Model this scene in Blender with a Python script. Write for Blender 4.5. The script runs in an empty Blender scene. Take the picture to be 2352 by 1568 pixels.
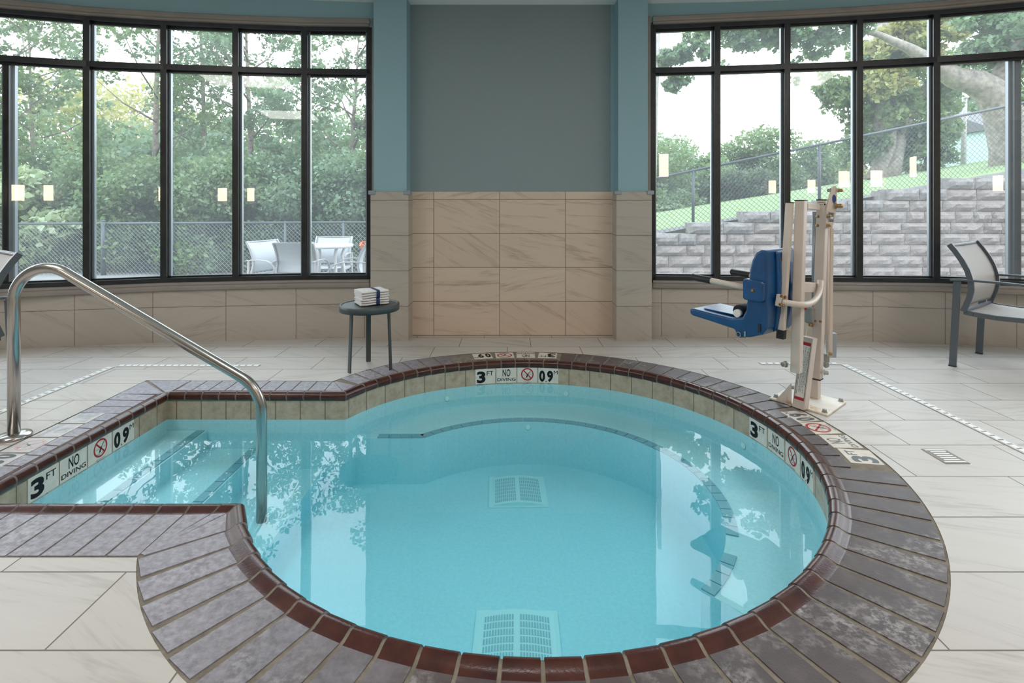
import bpy, bmesh, math, random
import numpy as np
from mathutils import Vector, Matrix
random.seed(7)
PI = math.pi
SC = bpy.context.scene
COL = SC.collection
FPX, HY, H = 1240.0, 470.0, 1.2        # focal length in px, horizon row, eye height

def at(x, y, z=0.0):
    d = FPX * (H - z) / (y - HY)
    return Vector(((x - 1176) / FPX * d, d, z))
def atd(x, y, d):
    return Vector(((x - 1176) / FPX * d, d, H - (y - HY) / FPX * d))

# ------------------------------------------------------------------ materials
class NT:
    def __init__(s, name):
        s.m = bpy.data.materials.new(name); s.m.use_nodes = True
        s.t = s.m.node_tree; s.t.nodes.clear()
        s.out = s.n('ShaderNodeOutputMaterial')
    def n(s, typ, **kw):
        nd = s.t.nodes.new(typ)
        for k, v in kw.items(): setattr(nd, k, v)
        return nd
    def l(s, a, b): s.t.links.new(a, b)
    def setv(s, sock, v):
        if isinstance(v, bpy.types.NodeSocket): s.l(v, sock)
        else: sock.default_value = v
    def math(s, op, a, b=None, c=None):
        nd = s.n('ShaderNodeMath', operation=op)
        s.setv(nd.inputs[0], a)
        if b is not None: s.setv(nd.inputs[1], b)
        if c is not None: s.setv(nd.inputs[2], c)
        return nd.outputs[0]
    def comb(s, x, y, z):
        nd = s.n('ShaderNodeCombineXYZ')
        for i, v in enumerate((x, y, z)): s.setv(nd.inputs[i], v)
        return nd.outputs[0]
    def noise(s, vec, scale, detail=3, rough=.55, dist=0):
        nd = s.n('ShaderNodeTexNoise')
        if vec is not None: s.l(vec, nd.inputs['Vector'])
        nd.inputs['Scale'].default_value = scale; nd.inputs['Detail'].default_value = detail
        nd.inputs['Roughness'].default_value = rough; nd.inputs['Distortion'].default_value = dist
        return nd.outputs['Fac']
    def ramp(s, fac, stops):
        nd = s.n('ShaderNodeValToRGB'); s.l(fac, nd.inputs[0])
        el = nd.color_ramp.elements
        while len(el) < len(stops): el.new(.5)
        for e, (p, c) in zip(el, stops):
            e.position = p; e.color = (*c, 1) if len(c) == 3 else c
        return nd.outputs[0]
    def mix(s, fac, a, b, typ='MIX'):
        nd = s.n('ShaderNodeMix', data_type='RGBA', blend_type=typ)
        s.setv(nd.inputs[0], fac)
        s.setv(nd.inputs[6], (*a, 1) if isinstance(a, tuple) and len(a) == 3 else a)
        s.setv(nd.inputs[7], (*b, 1) if isinstance(b, tuple) and len(b) == 3 else b)
        return nd.outputs[2]
    def bump(s, hgt, strength=.3, dist=.01):
        nd = s.n('ShaderNodeBump'); s.l(hgt, nd.inputs['Height'])
        nd.inputs['Strength'].default_value = strength; nd.inputs['Distance'].default_value = dist
        return nd.outputs[0]
    def bsdf(s, col, rough=.5, metal=0., normal=None, spec=.5, **kw):
        nd = s.n('ShaderNodeBsdfPrincipled')
        s.setv(nd.inputs['Base Color'], (*col, 1) if isinstance(col, tuple) and len(col) == 3 else col)
        s.setv(nd.inputs['Roughness'], rough); nd.inputs['Metallic'].default_value = metal
        nd.inputs['Specular IOR Level'].default_value = spec
        for k, v in kw.items(): s.setv(nd.inputs[k], v)
        if normal is not None: s.l(normal, nd.inputs['Normal'])
        return nd.outputs[0]
    def done(s, sh): s.l(sh, s.out.inputs[0]); return s.m
    def obj(s): return s.n('ShaderNodeTexCoord').outputs['Object']
    def uv(s): return s.n('ShaderNodeTexCoord').outputs['UV']
    def sep(s, v):
        nd = s.n('ShaderNodeSeparateXYZ'); s.l(v, nd.inputs[0]); return nd.outputs

def plain(name, col, rough=.5, metal=0., grain=0., spec=.5, var=0., vscale=8):
    t = NT(name); c = col; nrm = None
    if var:
        c = t.ramp(t.noise(t.obj(), vscale, 4), [(.3, tuple(x * (1 - var) for x in col)), (.7, tuple(min(1, x * (1 + var)) for x in col))])
    if grain: nrm = t.bump(t.noise(t.obj(), 90, 2), grain, .004)
    return t.done(t.bsdf(c, rough, metal, nrm, spec))

def wall_tile(name, w, h, base, dark, grout, gw=.0028, rough=.42, stagger=None, coord='UV', x0=0., y0=0.):
    t = NT(name)
    sx = t.sep(t.uv() if coord == 'UV' else t.obj())
    u = t.math('SUBTRACT', sx[0], x0); v = t.math('SUBTRACT', sx[1], y0)
    vr = t.math('DIVIDE', v, h); row = t.math('FLOOR', vr)
    if stagger:
        odd = t.math('FLOORED_MODULO', row, 3.0)
        u = t.math('SUBTRACT', u, t.math('MULTIPLY', odd, stagger))
    ur = t.math('DIVIDE', u, w); cl = t.math('FLOOR', ur)
    fu = t.math('MULTIPLY', t.math('FRACT', ur), w); fv = t.math('MULTIPLY', t.math('FRACT', vr), h)
    eu = t.math('MINIMUM', fu, t.math('SUBTRACT', w, fu)); ev = t.math('MINIMUM', fv, t.math('SUBTRACT', h, fv))
    edge = t.math('MINIMUM', eu, ev)
    g = t.math('LESS_THAN', edge, gw)
    wn = t.n('ShaderNodeTexWhiteNoise', noise_dimensions='2D'); t.l(t.comb(cl, row, 0), wn.inputs['Vector'])
    rnd = wn.outputs['Value']
    tilt = t.math('MULTIPLY', t.math('SUBTRACT', rnd, .35), 1.1)
    vv = t.math('ADD', fv, t.math('MULTIPLY', fu, tilt))
    vec = t.comb(t.math('MULTIPLY', fu, 1.3), t.math('MULTIPLY', vv, 11.0), t.math('MULTIPLY', rnd, 57.0))
    n1 = t.noise(vec, 1.0, 5, .6, .9)
    vec2 = t.comb(t.math('MULTIPLY', fu, 9.0), t.math('MULTIPLY', vv, 95.0), t.math('MULTIPLY', rnd, 31.0))
    n2 = t.noise(vec2, 1.0, 2, .5)
    f = t.math('ADD', t.math('MULTIPLY', n1, .75), t.math('MULTIPLY', n2, .25))
    c = t.ramp(f, [(.30, dark), (.47, base), (.75, tuple(min(1, x * 1.06) for x in base))])
    c = t.mix(t.math('MULTIPLY', rnd, .22), c, dark)
    c = t.mix(g, c, grout)
    ht = t.math('MULTIPLY', t.math('SUBTRACT', 1.0, g), 1.0)
    r = t.math('ADD', rough, t.math('MULTIPLY', g, .4))
    return t.done(t.bsdf(c, r, 0, t.bump(ht, .5, .002)))

M = {}
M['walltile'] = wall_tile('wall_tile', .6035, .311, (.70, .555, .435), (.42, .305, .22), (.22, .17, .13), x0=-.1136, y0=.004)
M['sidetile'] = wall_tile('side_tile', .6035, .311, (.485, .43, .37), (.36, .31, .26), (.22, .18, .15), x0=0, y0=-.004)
M['floor'] = wall_tile('floor_tile', .61, .3105, (.565, .53, .49), (.41, .37, .33), (.18, .155, .13), gw=.0026, rough=.36, stagger=.2, coord='OBJ', x0=.57, y0=1.4545)
M['paint_blue'] = plain('paint_blue', (.285, .445, .495), .6, grain=.25)
M['paint_grey'] = plain('paint_grey', (.25, .305, .315), .62, grain=.08)
M['ceiling'] = plain('ceiling_white', (.82, .84, .84), .8, grain=.15)
M['wood_trim'] = plain('casing', (.27, .235, .21), .45, var=.12, vscale=3)
M['black_metal'] = plain('black_metal', (.014, .016, .018), .34, var=.5, vscale=12)
M['alu'] = plain('grey_alu', (.30, .34, .38), .33, metal=.35)
M['wall_rear'] = plain('rear_wall', (.36, .38, .39), .7)
M['white_metal'] = plain('lift_white', (.60, .51, .44), .36, var=.05, vscale=5)
M['rust_white'] = None
t = NT('lift_plate'); n = t.noise(t.obj(), 9, 5, .65)
M['rust_white'] = t.done(t.bsdf(t.ramp(n, [(.32, (.50, .30, .16)), (.44, (.78, .68, .56)), (.6, (.82, .78, .70))]), .45))
M['blue_plastic'] = plain('blue_plastic', (.008, .062, .175), .33, var=.25, vscale=7)
M['black_rubber'] = plain('black_rubber', (.012, .012, .014), .5)
M['black_web'] = plain('black_webbing', (.006, .007, .012), .7, grain=.5)
M['brass'] = plain('brass_bolt', (.38, .24, .12), .35, metal=.8, var=.4, vscale=60)
M['zinc'] = plain('zinc_bolt', (.38, .37, .34), .4, metal=.8)
M['steel'] = None
t = NT('stainless'); v = t.sep(t.obj())
n = t.noise(t.comb(t.math('MULTIPLY', v[0], 4), t.math('MULTIPLY', v[1], 60), t.math('MULTIPLY', v[2], 4)), 6, 3)
M['steel'] = t.done(t.bsdf((.50, .475, .45), t.math('ADD', .16, t.math('MULTIPLY', n, .12)), 1.0))
M['table_metal'] = plain('table_metal', (.055, .068, .07), .42, grain=.2)
t = NT('terry'); n = t.noise(t.obj(), 260, 2)
M['terry'] = t.done(t.bsdf((.86, .84, .82), .95, 0, t.bump(n, .9, .006), .1))
M['navy'] = plain('navy_band', (.012, .03, .10), .75, grain=.4)
M['chair_frame'] = plain('chair_frame', (.10, .115, .13), .38, metal=.3)
M['chair_patio'] = plain('chair_patio', (.33, .32, .33), .45)
def sling(name, c1, c2):
    t = NT(name); s = t.sep(t.uv())
    a = t.math('SINE', t.math('MULTIPLY', s[0], 900.)); b = t.math('SINE', t.math('MULTIPLY', s[1], 900.))
    f = t.math('ADD', .5, t.math('MULTIPLY', t.math('MULTIPLY', a, b), .5))
    return t.done(t.bsdf(t.mix(f, c1, c2), .6))
M['sling'] = sling('sling_taupe', (.34, .315, .29), (.46, .43, .40))
M['sling_white'] = sling('sling_white', (.30, .32, .34), (.40, .415, .43))
M['white_table'] = plain('patio_white', (.56, .56, .54), .5)
# coping bricks
t = NT('coping_brick'); o = t.obj()
n1 = t.noise(o, 7, 5, .6); n2 = t.noise(o, 38, 5, .7); n3 = t.noise(o, 3.0, 4, .6); n4 = t.noise(o, 160, 2)
wn = t.n('ShaderNodeAttribute', attribute_name='rnd', attribute_type='GEOMETRY')
c = t.ramp(n1, [(.3, (.052, .041, .044)), (.55, (.085, .066, .066)), (.75, (.13, .105, .100))])
c = t.mix(t.math('MULTIPLY', wn.outputs['Fac'], .35), c, (.115, .078, .07))
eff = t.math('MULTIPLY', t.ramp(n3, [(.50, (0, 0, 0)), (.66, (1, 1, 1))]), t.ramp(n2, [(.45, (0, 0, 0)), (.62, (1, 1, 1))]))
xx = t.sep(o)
sheen_x = t.math('MULTIPLY_ADD', t.math('ADD', xx[0], t.math('MULTIPLY', n3, 1.2)), -1.1, .50); sheen_x = t.math('MINIMUM', t.math('MAXIMUM', sheen_x, 0.), 1.)
sheen_residue = t.math('MULTIPLY', sheen_x, t.math('MULTIPLY_ADD', n2, 1.3, -.12))
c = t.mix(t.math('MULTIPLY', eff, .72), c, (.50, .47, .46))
c = t.mix(sheen_residue, c, (.50, .49, .56))  # paler towards the left: window sheen painted in, along with pale residue
M['brick'] = t.done(t.bsdf(c, t.math('ADD', .34, t.math('MULTIPLY', n2, .22)), 0, t.bump(t.math('ADD', n2, t.math('MULTIPLY', n4, .5)), .28, .004)))
t = NT('coping_glaze'); n1 = t.noise(t.obj(), 14, 4); n2 = t.noise(t.obj(), 120, 2)
M['glaze'] = t.done(t.bsdf(t.ramp(n1, [(.3, (.040, .010, .008)), (.7, (.085, .024, .015))]), .21, 0, t.bump(n2, .12, .003)))
M['grout'] = plain('coping_grout', (.215, .185, .145), .9, grain=.6, var=.25, vscale=25)
t = NT('waterline_tile'); s = t.sep(t.uv()); ur = t.math('DIVIDE', s[0], .158)
fu = t.math('MULTIPLY', t.math('FRACT', ur), .158); eu = t.math('MINIMUM', fu, t.math('SUBTRACT', .158, fu))
g = t.math('LESS_THAN', eu, .0035)
wn = t.n('ShaderNodeTexWhiteNoise', noise_dimensions='1D'); t.l(t.math('FLOOR', ur), wn.inputs['W'])
n = t.noise(t.obj(), 16, 5, .65)
c = t.ramp(n, [(.3, (.36, .275, .185)), (.55, (.52, .425, .315)), (.75, (.62, .53, .42))])
c = t.mix(t.math('MULTIPLY', wn.outputs['Value'], .3), c, (.42, .385, .31)); c = t.mix(g, c, (.20, .15, .10))
M['wtile'] = t.done(t.bsdf(c, .35))
t = NT('pool_plaster'); n = t.noise(t.obj(), 60, 4, .7)
M['plaster'] = t.done(t.bsdf(t.ramp(n, [(.3, (.34, .70, .77)), (.7, (.42, .77, .83))]), .8, 0, t.bump(n, .2, .004)))
M['step_strip'] = plain('step_strip', (.14, .40, .48), .5)
M['pvc'] = plain('pvc_white', (.50, .82, .84), .4)
M['pvc_dark'] = plain('pvc_slot', (.25, .52, .57), .6)
M['sign_tile'] = plain('sign_tile', (.76, .72, .65), .3, var=.06, vscale=30)
M['sign_worn'] = plain('sign_worn_tile', (.55, .54, .53), .5, var=.12, vscale=20)
M['sign_deck'] = plain('sign_deck_tile', (.68, .62, .54), .5, var=.1, vscale=20)
M['ink'] = plain('sign_ink', (.007, .009, .012), .6, spec=.25)
M['ink_grey'] = plain('sign_ink_worn', (.10, .115, .125), .5)
M['ink_faded'] = plain('sign_ink_faded', (.42, .44, .46), .5)
M['red'] = plain('sign_red', (.42, .02, .025), .4)
M['red_faded'] = plain('sign_red_faded', (.62, .44, .42), .5)
M['label_white'] = plain('label_white', (.78, .74, .68), .5)
M['label_grey'] = plain('label_grey', (.34, .35, .37), .5)
M['motor'] = plain('motor_grey', (.28, .30, .27), .5)
M['decal_blue'] = plain('decal_blue', (.02, .05, .20), .4)
M['grate'] = plain('drain_white', (.84, .84, .82), .5)
M['slot'] = plain('drain_slot', (.30, .28, .25), .8)
M['concrete'] = plain('patio_concrete', (.22, .22, .21), .85, grain=.4, var=.1, vscale=3)
t = NT('lawn_grass'); n = t.noise(t.obj(), 30, 4, .7); n2 = t.noise(t.obj(), .7, 3)
c = t.mix(t.math('MULTIPLY', n2, .5), t.ramp(n, [(.3, (.12, .19, .07)), (.7, (.21, .30, .12))]), (.25, .31, .15))
M['grass'] = t.done(t.bsdf(c, .9, 0, t.bump(n, .8, .05)))
t = NT('gravel'); n = t.noise(t.obj(), 45, 4, .8)
M['gravel'] = t.done(t.bsdf(t.ramp(n, [(.35, (.10, .10, .10)), (.65, (.36, .34, .32))]), .9, 0, t.bump(n, 1., .05)))
t = NT('split_block'); n = t.noise(t.obj(), 13, 6, .7); n2 = t.noise(t.obj(), 2.2, 2)
c = t.mix(n2, t.ramp(n, [(.3, (.20, .18, .17)), (.7, (.36, .33, .31))]), (.34, .27, .24))
M['block'] = t.done(t.bsdf(c, .9, 0, t.bump(n, 1., .05)))
M['fence_dark'] = plain('fence_dark', (.035, .045, .055), .45)
M['fence_light'] = plain('fence_wire', (.30, .34, .36), .5)
M['fence_post'] = plain('fence_post', (.06, .075, .085), .45)
M['bark'] = plain('bark', (.20, .165, .135), .9, grain=1., var=.45, vscale=14)
M['bark_pale'] = plain('bark_pale', (.25, .22, .19), .9, grain=1., var=.4, vscale=9)
M['pole'] = plain('pole_wood', (.36, .34, .33), .85, var=.2, vscale=10)
M['green_wall'] = plain('green_siding', (.42, .60, .55), .7)
M['roof'] = plain('roof_dark', (.12, .12, .12), .8)
M['brick_unseen_hotel'] = plain('unseen_hotel_wall', (.40, .34, .29), .9)
def leafmat(name, a, b, c):
    t = NT(name); n = t.noise(t.obj(), .9, 3, .6); n2 = t.noise(t.obj(), 11, 2)
    col = t.mix(t.math('MULTIPLY', n2, .55), t.ramp(n, [(.34, a), (.52, b), (.68, c)]), b)
    d = t.n('ShaderNodeBsdfDiffuse'); t.l(col, d.inputs[0])
    tr = t.n('ShaderNodeBsdfTranslucent'); t.l(t.mix(.5, col, (.55, .66, .20), 'MULTIPLY'), tr.inputs[0])
    t.l(t.mix(.20, col, (.5, .6, .2)), tr.inputs[0])
    gl = t.n('ShaderNodeBsdfGlossy'); gl.inputs['Roughness'].default_value = .45
    m1 = t.n('ShaderNodeMixShader'); m1.inputs[0].default_value = .42; t.l(d.outputs[0], m1.inputs[1]); t.l(tr.outputs[0], m1.inputs[2])
    m2 = t.n('ShaderNodeMixShader'); m2.inputs[0].default_value = .05; t.l(m1.outputs[0], m2.inputs[1]); t.l(gl.outputs[0], m2.inputs[2])
    return t.done(m2.outputs[0])
M['leaf_a'] = leafmat('leaf_mid', (.075, .130, .060), (.125, .20, .085), (.23, .30, .12))
M['leaf_b'] = leafmat('leaf_cool', (.080, .145, .085), (.130, .215, .120), (.19, .30, .15))
M['leaf_c'] = leafmat('leaf_bush', (.10, .17, .07), (.15, .235, .105), (.25, .33, .16))
M['leaf_sun'] = leafmat('leaf_sun_yellow', (.27, .28, .10), (.38, .35, .14), (.25, .32, .11))  # late sun on the trees put into the leaf colour as yellow
M['leaf_d'] = leafmat('leaf_dark', (.055, .085, .055), (.085, .125, .075), (.13, .17, .09))
M['leaf_p'] = leafmat('leaf_pale', (.30, .40, .22), (.42, .50, .30), (.50, .56, .34))
M['petal'] = plain('flower', (.75, .22, .12), .7)

def glass(name, tint, haze, rough=0.):
    t = NT(name)
    tr = t.n('ShaderNodeBsdfTransparent'); tr.inputs[0].default_value = (*tint, 1)
    gl = t.n('ShaderNodeBsdfGlossy'); gl.inputs['Roughness'].default_value = rough
    fr = t.n('ShaderNodeFresnel'); fr.inputs['IOR'].default_value = 1.5
    f2 = t.math('MINIMUM', t.math('MULTIPLY', fr.outputs[0], 1.5), 1.0)
    tl = t.n('ShaderNodeBsdfTranslucent'); tl.inputs[0].default_value = (.9, .97, 1, 1)
    sm = t.noise(t.obj(), 1.6, 4, .65, .6)
    hz = t.math('MULTIPLY', t.math('ADD', .7, sm), haze)
    m0 = t.n('ShaderNodeMixShader'); t.l(hz, m0.inputs[0]); t.l(tr.outputs[0], m0.inputs[1]); t.l(tl.outputs[0], m0.inputs[2])
    m1 = t.n('ShaderNodeMixShader'); t.l(f2, m1.inputs[0]); t.l(m0.outputs[0], m1.inputs[1]); t.l(gl.outputs[0], m1.inputs[2])
    return t.done(m1.outputs[0])
M['glass'] = glass('window_glass', (.95, .98, .97), .062)
t = NT('pool_water')
tr = t.n('ShaderNodeBsdfTransparent'); gl = t.n('ShaderNodeBsdfGlossy'); gl.inputs['Roughness'].default_value = .006
fr = t.n('ShaderNodeFresnel'); fr.inputs['IOR'].default_value = 1.333
bp = t.bump(t.noise(t.obj(), 5.0, 2, .5), .018, .02); t.l(bp, gl.inputs['Normal'])
geo = t.n('ShaderNodeNewGeometry'); up = t.math('GREATER_THAN', t.sep(geo.outputs['Normal'])[2], .5)
front = t.math('SUBTRACT', 1.0, geo.outputs['Backfacing'])
mx = t.n('ShaderNodeMixShader'); t.l(t.math('MULTIPLY', t.math('MULTIPLY', fr.outputs[0], up), front), mx.inputs[0])
t.l(tr.outputs[0], mx.inputs[1]); t.l(gl.outputs[0], mx.inputs[2])
t.l(mx.outputs[0], t.out.inputs[0])
va = t.n('ShaderNodeVolumeAbsorption'); va.inputs['Color'].default_value = (.12, .80, .92, 1); va.inputs['Density'].default_value = .45
t.l(va.outputs[0], t.out.inputs['Volume'])
M['water'] = t.m
def emis(name, col, s):
    t = NT(name); e = t.n('ShaderNodeEmission'); e.inputs[0].default_value = (*col, 1); e.inputs[1].default_value = s
    return t.done(e.outputs[0])
M['added_lamp_panel'] = emis('added_lamp_panel', (1, .965, .925), 7.4)  # glow of the added ceiling panels
M['lamp_warm'] = emis('lamp_warm', (1, .80, .52), 20.0)

# ------------------------------------------------------------------ mesh helper
class MB:
    def __init__(s): s.v = []; s.f = []; s.mi = []; s.sm = []; s.uv = []; s.rnd = []
    def add(s, vs, fs, mi=0, smooth=False, uvs=None, rnd=0.):
        o = len(s.v); s.v += [tuple(p) for p in vs]
        for k, f in enumerate(fs):
            s.f.append([i + o for i in f]); s.mi.append(mi[k] if isinstance(mi, list) else mi)
            s.sm.append(smooth[k] if isinstance(smooth, list) else smooth); s.rnd.append(rnd)
            s.uv.append([uvs[i] for i in f] if uvs else None)
        return s
    def box(s, c, d, R=None, mi=0):
        x, y, z = d[0] / 2, d[1] / 2, d[2] / 2
        vs = [Vector((a * x, b * y, e * z)) for a, b, e in ((-1,-1,-1),(1,-1,-1),(1,1,-1),(-1,1,-1),(-1,-1,1),(1,-1,1),(1,1,1),(-1,1,1))]
        if R is not None: vs = [R @ v for v in vs]
        c = Vector(c)
        return s.add([v + c for v in vs], [(0,3,2,1),(4,5,6,7),(0,1,5,4),(1,2,6,5),(2,3,7,6),(3,0,4,7)], mi)
    def bar(s, a, b, w, h, up=(0, 0, 1), mi=0):
        a, b = Vector(a), Vector(b); d = (b - a); L = d.length; d.normalize()
        sd = d.cross(Vector(up))
        if sd.length < 1e-5: sd = d.cross(Vector((0, 1, 0)))
        sd.normalize(); u = sd.cross(d)
        R = Matrix((sd, d, u)).transposed()
        return s.box((a + b) / 2, (w, L, h), R, mi)
    def tube(s, path, r, n=12, mi=0, caps=True, smooth=True):
        P = [Vector(p) for p in path]; m = len(P)
        rs = r if isinstance(r, (list, tuple)) else [r] * m
        T = [(P[min(i + 1, m - 1)] - P[max(i - 1, 0)]).normalized() for i in range(m)]
        up = Vector((0, 0, 1)) if abs(T[0].z) < .9 else Vector((0, 1, 0))
        x = T[0].cross(up).normalized(); vs = []
        for i in range(m):
            x = (x - T[i] * x.dot(T[i])).normalized(); y = T[i].cross(x)
            for k in range(n):
                a = 2 * PI * k / n; vs.append(P[i] + (x * math.cos(a) + y * math.sin(a)) * rs[i])
        fs = [(i * n + k, i * n + (k + 1) % n, (i + 1) * n + (k + 1) % n, (i + 1) * n + k) for i in range(m - 1) for k in range(n)]
        sm = [smooth] * len(fs)
        if caps: fs += [tuple(range(n - 1, -1, -1)), tuple((m - 1) * n + k for k in range(n))]; sm += [False, False]
        return s.add(vs, fs, mi, sm)
    def lathe(s, c, prof, n=32, mi=0, axis=None, smooth=True):
        c = Vector(c); R = Vector((0, 0, 1)).rotation_difference(Vector(axis)).to_matrix() if axis is not None else Matrix.Identity(3)
        m = len(prof); vs = []
        for (r, z) in prof:
            for k in range(n):
                a = 2 * PI * k / n; vs.append(c + R @ Vector((r * math.cos(a), r * math.sin(a), z)))
        fs = [(i * n + k, i * n + (k + 1) % n, (i + 1) * n + (k + 1) % n, (i + 1) * n + k) for i in range(m - 1) for k in range(n)]
        sm = [smooth] * len(fs)
        fs += [tuple(range(n - 1, -1, -1)), tuple((m - 1) * n + k for k in range(n))]; sm += [False, False]
        return s.add(vs, fs, mi, sm)
    def cyl(s, a, b, r, n=16, mi=0):
        return s.tube([a, b], r, n, mi)
    def prism(s, pts, O, ex, ey, ez, th, mi=0, smooth=False):
        """polygon pts (2-D) in plane (ex, ey) at O, extruded th along ez"""
        O, ex, ey, ez = Vector(O), Vector(ex), Vector(ey), Vector(ez); n = len(pts)
        a = [O + ex * p[0] + ey * p[1] for p in pts]; b = [p + ez * th for p in a]
        fs = [tuple(range(n))[::-1], tuple(range(n, 2 * n))] + [(i, (i + 1) % n, n + (i + 1) % n, n + i) for i in range(n)]
        return s.add(a + b, fs, mi, [False, False] + [smooth] * n)
    def quad(s, a, b, c, d, mi=0, uvs=None): return s.add([a, b, c, d], [(0, 1, 2, 3)], mi, False, uvs)
    def build(s, name, mats, parent=None, loc=None, bevel=0., seg=2):
        me = bpy.data.meshes.new(name)
        off = Vector(loc) if loc is not None else Vector((0, 0, 0))
        me.from_pydata([tuple(Vector(v) - off) for v in s.v], [], s.f)
        for m in (mats if isinstance(mats, (list, tuple)) else [mats]): me.materials.append(m)
        me.polygons.foreach_set('material_index', s.mi); me.polygons.foreach_set('use_smooth', s.sm)
        if any(u is not None for u in s.uv):
            ul = me.uv_layers.new(name='UVMap'); k = 0
            for u, f in zip(s.uv, s.f):
                for j in range(len(f)):
                    if u is not None: ul.data[k].uv = u[j]
                    k += 1
        if any(s.rnd):
            at_ = me.attributes.new('rnd', 'FLOAT', 'FACE'); at_.data.foreach_set('value', s.rnd)
        me.update()
        o = bpy.data.objects.new(name, me); COL.objects.link(o)
        if parent is not None: o.parent = parent
        elif loc is not None: o.location = off
        if bevel:
            b = o.modifiers.new('bevel', 'BEVEL'); b.width = bevel; b.segments = seg; b.limit_method = 'ANGLE'; b.angle_limit = .7
        return o

def tag(o, label=None, cat=None, group=None, kind=None):
    if label: o['label'] = label
    if cat: o['category'] = cat
    if group: o['group'] = group
    if kind: o['kind'] = kind
    return o
def thing(name, label, cat, loc=(0, 0, 0), rz=0., group=None):
    o = bpy.data.objects.new(name, None); COL.objects.link(o); o.location = loc; o.rotation_euler = (0, 0, rz)
    o.empty_display_size = .1
    return tag(o, label, cat, group)
def copy_tree(o, parent=None):
    c = o.copy(); COL.objects.link(c)
    if parent is not None: c.parent = parent; c.matrix_parent_inverse = o.matrix_parent_inverse.copy()
    for ch in list(o.children): copy_tree(ch, c)
    return c
def structure(o, label=None, cat=None): return tag(o, label, cat, None, 'structure')

_tc = {}
def text2d(s, bold=0.):
    """flat letter outlines as (verts, faces) fitted into the unit square"""
    k = (s, bold)
    if k in _tc: return _tc[k]
    cu = bpy.data.curves.new('printed_marks', 'FONT'); cu.body = s; cu.offset = bold; cu.resolution_u = 4
    ob = bpy.data.objects.new('printed_marks', cu); COL.objects.link(ob)
    dg = bpy.context.evaluated_depsgraph_get(); dg.update()
    me = bpy.data.meshes.new_from_object(ob.evaluated_get(dg))
    V = np.array([v.co[:2] for v in me.vertices]); F = [tuple(p.vertices) for p in me.polygons]
    bpy.data.objects.remove(ob); bpy.data.curves.remove(cu); bpy.data.meshes.remove(me)
    lo, hi = V.min(0), V.max(0); V = (V - lo) / (hi - lo)
    _tc[k] = (V, F); return _tc[k]
def put_text(mb, s, O, ex, ey, w, h, bold=0., mi=0):
    V, F = text2d(s, bold); O, ex, ey = Vector(O), Vector(ex), Vector(ey)
    mb.add([O + ex * (p[0] * w) + ey * (p[1] * h) for p in V], F, mi)

# ------------------------------------------------------------------ room plan
CEIL = 3.03
# left glass wall: (px, base row) -> plan points
LB = [(0, 802.5), (171, 794.7), (351, 787.2), (519, 782.8), (680, 779.0), (837, 774.8), (885, 774.0)]
def plan_pt(x, d): return Vector(((x - 1176) / FPX * d, d, 0))
L_plan = [plan_pt(x, FPX * H / (y - HY)) for x, y in LB]
R_px = [(1466, 4.918), (1672, 4.88), (1836, 4.82), (2005, 4.735), (2160, 4.645), (2352, 4.535)]
R_plan = [plan_pt(x, d) for x, d in R_px]
L_ext = [Vector((-6.0, 3.62, 0)), Vector((-5.15, 4.12, 0))] + L_plan
R_ext = R_plan + [Vector((5.2, 4.15, 0)), Vector((6.0, 3.62, 0))]
REAR = -5.2; XS = 6.0
def on_plan(plan, px):
    """point of a plan polyline on the sight line through column px"""
    k = (px - 1176) / FPX
    for a, b in zip(plan[:-1], plan[1:]):
        fa, fb = a.x - k * a.y, b.x - k * b.y
        if fa * fb <= 0 and abs(fa - fb) > 1e-9:
            s_ = fa / (fa - fb); return a.lerp(b, s_)
    raise ValueError(px)
def zat(p, y): return H - (y - HY) / FPX * p.y

# ---- floor with the pool cut out -----------------------------------------------------
PC = Vector((.094, 2.83, 0))
_ti = [200, 210, 225, 240, 255, 270, 285, 300, 315, 345, 375, 405, 435, 455, 475, 490, 507, 520]
_ri = [1.325, 1.335, 1.363, 1.38, 1.39, 1.39, 1.378, 1.362, 1.352, 1.345, 1.335, 1.31, 1.288, 1.283, 1.298, 1.308, 1.295, 1.28]
_to = [200, 216, 230, 245, 260, 280, 300, 330, 345, 360, 390, 420, 450, 475, 490, 507, 520]
_ro = [1.66, 1.69, 1.725, 1.74, 1.745, 1.74, 1.727, 1.705, 1.685, 1.655, 1.605, 1.578, 1.573, 1.588, 1.60, 1.565, 1.55]
def rin(t): return float(np.mean(np.interp([t - 7, t - 3.5, t, t + 3.5, t + 7], _ti, _ri)))
def rout(t): return float(np.mean(np.interp([t - 7, t - 3.5, t, t + 3.5, t + 7], _to, _ro)))
def pol(t, r): a = math.radians(t); return PC + Vector((math.cos(a) * r, math.sin(a) * r, 0))
IN_N = Vector((-1.075, 2.175, 0)); OUT_N = Vector((-1.276, 1.837, 0))      # near corner of the entry bay
IN_F = Vector((-1.05, 3.42, 0)); OUT_F = Vector((-1.215, 3.675, 0))        # far corner of the entry bay
IN_L = Vector((-2.185, 3.425, 0)); OUT_L = Vector((-2.50, 3.69, 0))        # far left corner
IN_B = Vector((-2.185, 2.175, 0)); OUT_B = Vector((-2.50, 1.837, 0))
T0 = math.degrees(math.atan2(OUT_N.y - PC.y, OUT_N.x - PC.x)) % 360        # ~216
T1 = math.degrees(math.atan2(OUT_F.y - PC.y, OUT_F.x - PC.x)) % 360 + 360  # ~507
Rn = (OUT_N - PC).length; Rf = (OUT_F - PC).length
def rout_(t):
    r = rout(t)
    if t < T0 + 14: r = r + (Rn - rout(T0)) * max(0, 1 - (t - T0) / 14)
    if t > T1 - 14: r = r + (Rf - rout(T1)) * max(0, 1 - (T1 - t) / 14)
    return r
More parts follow.
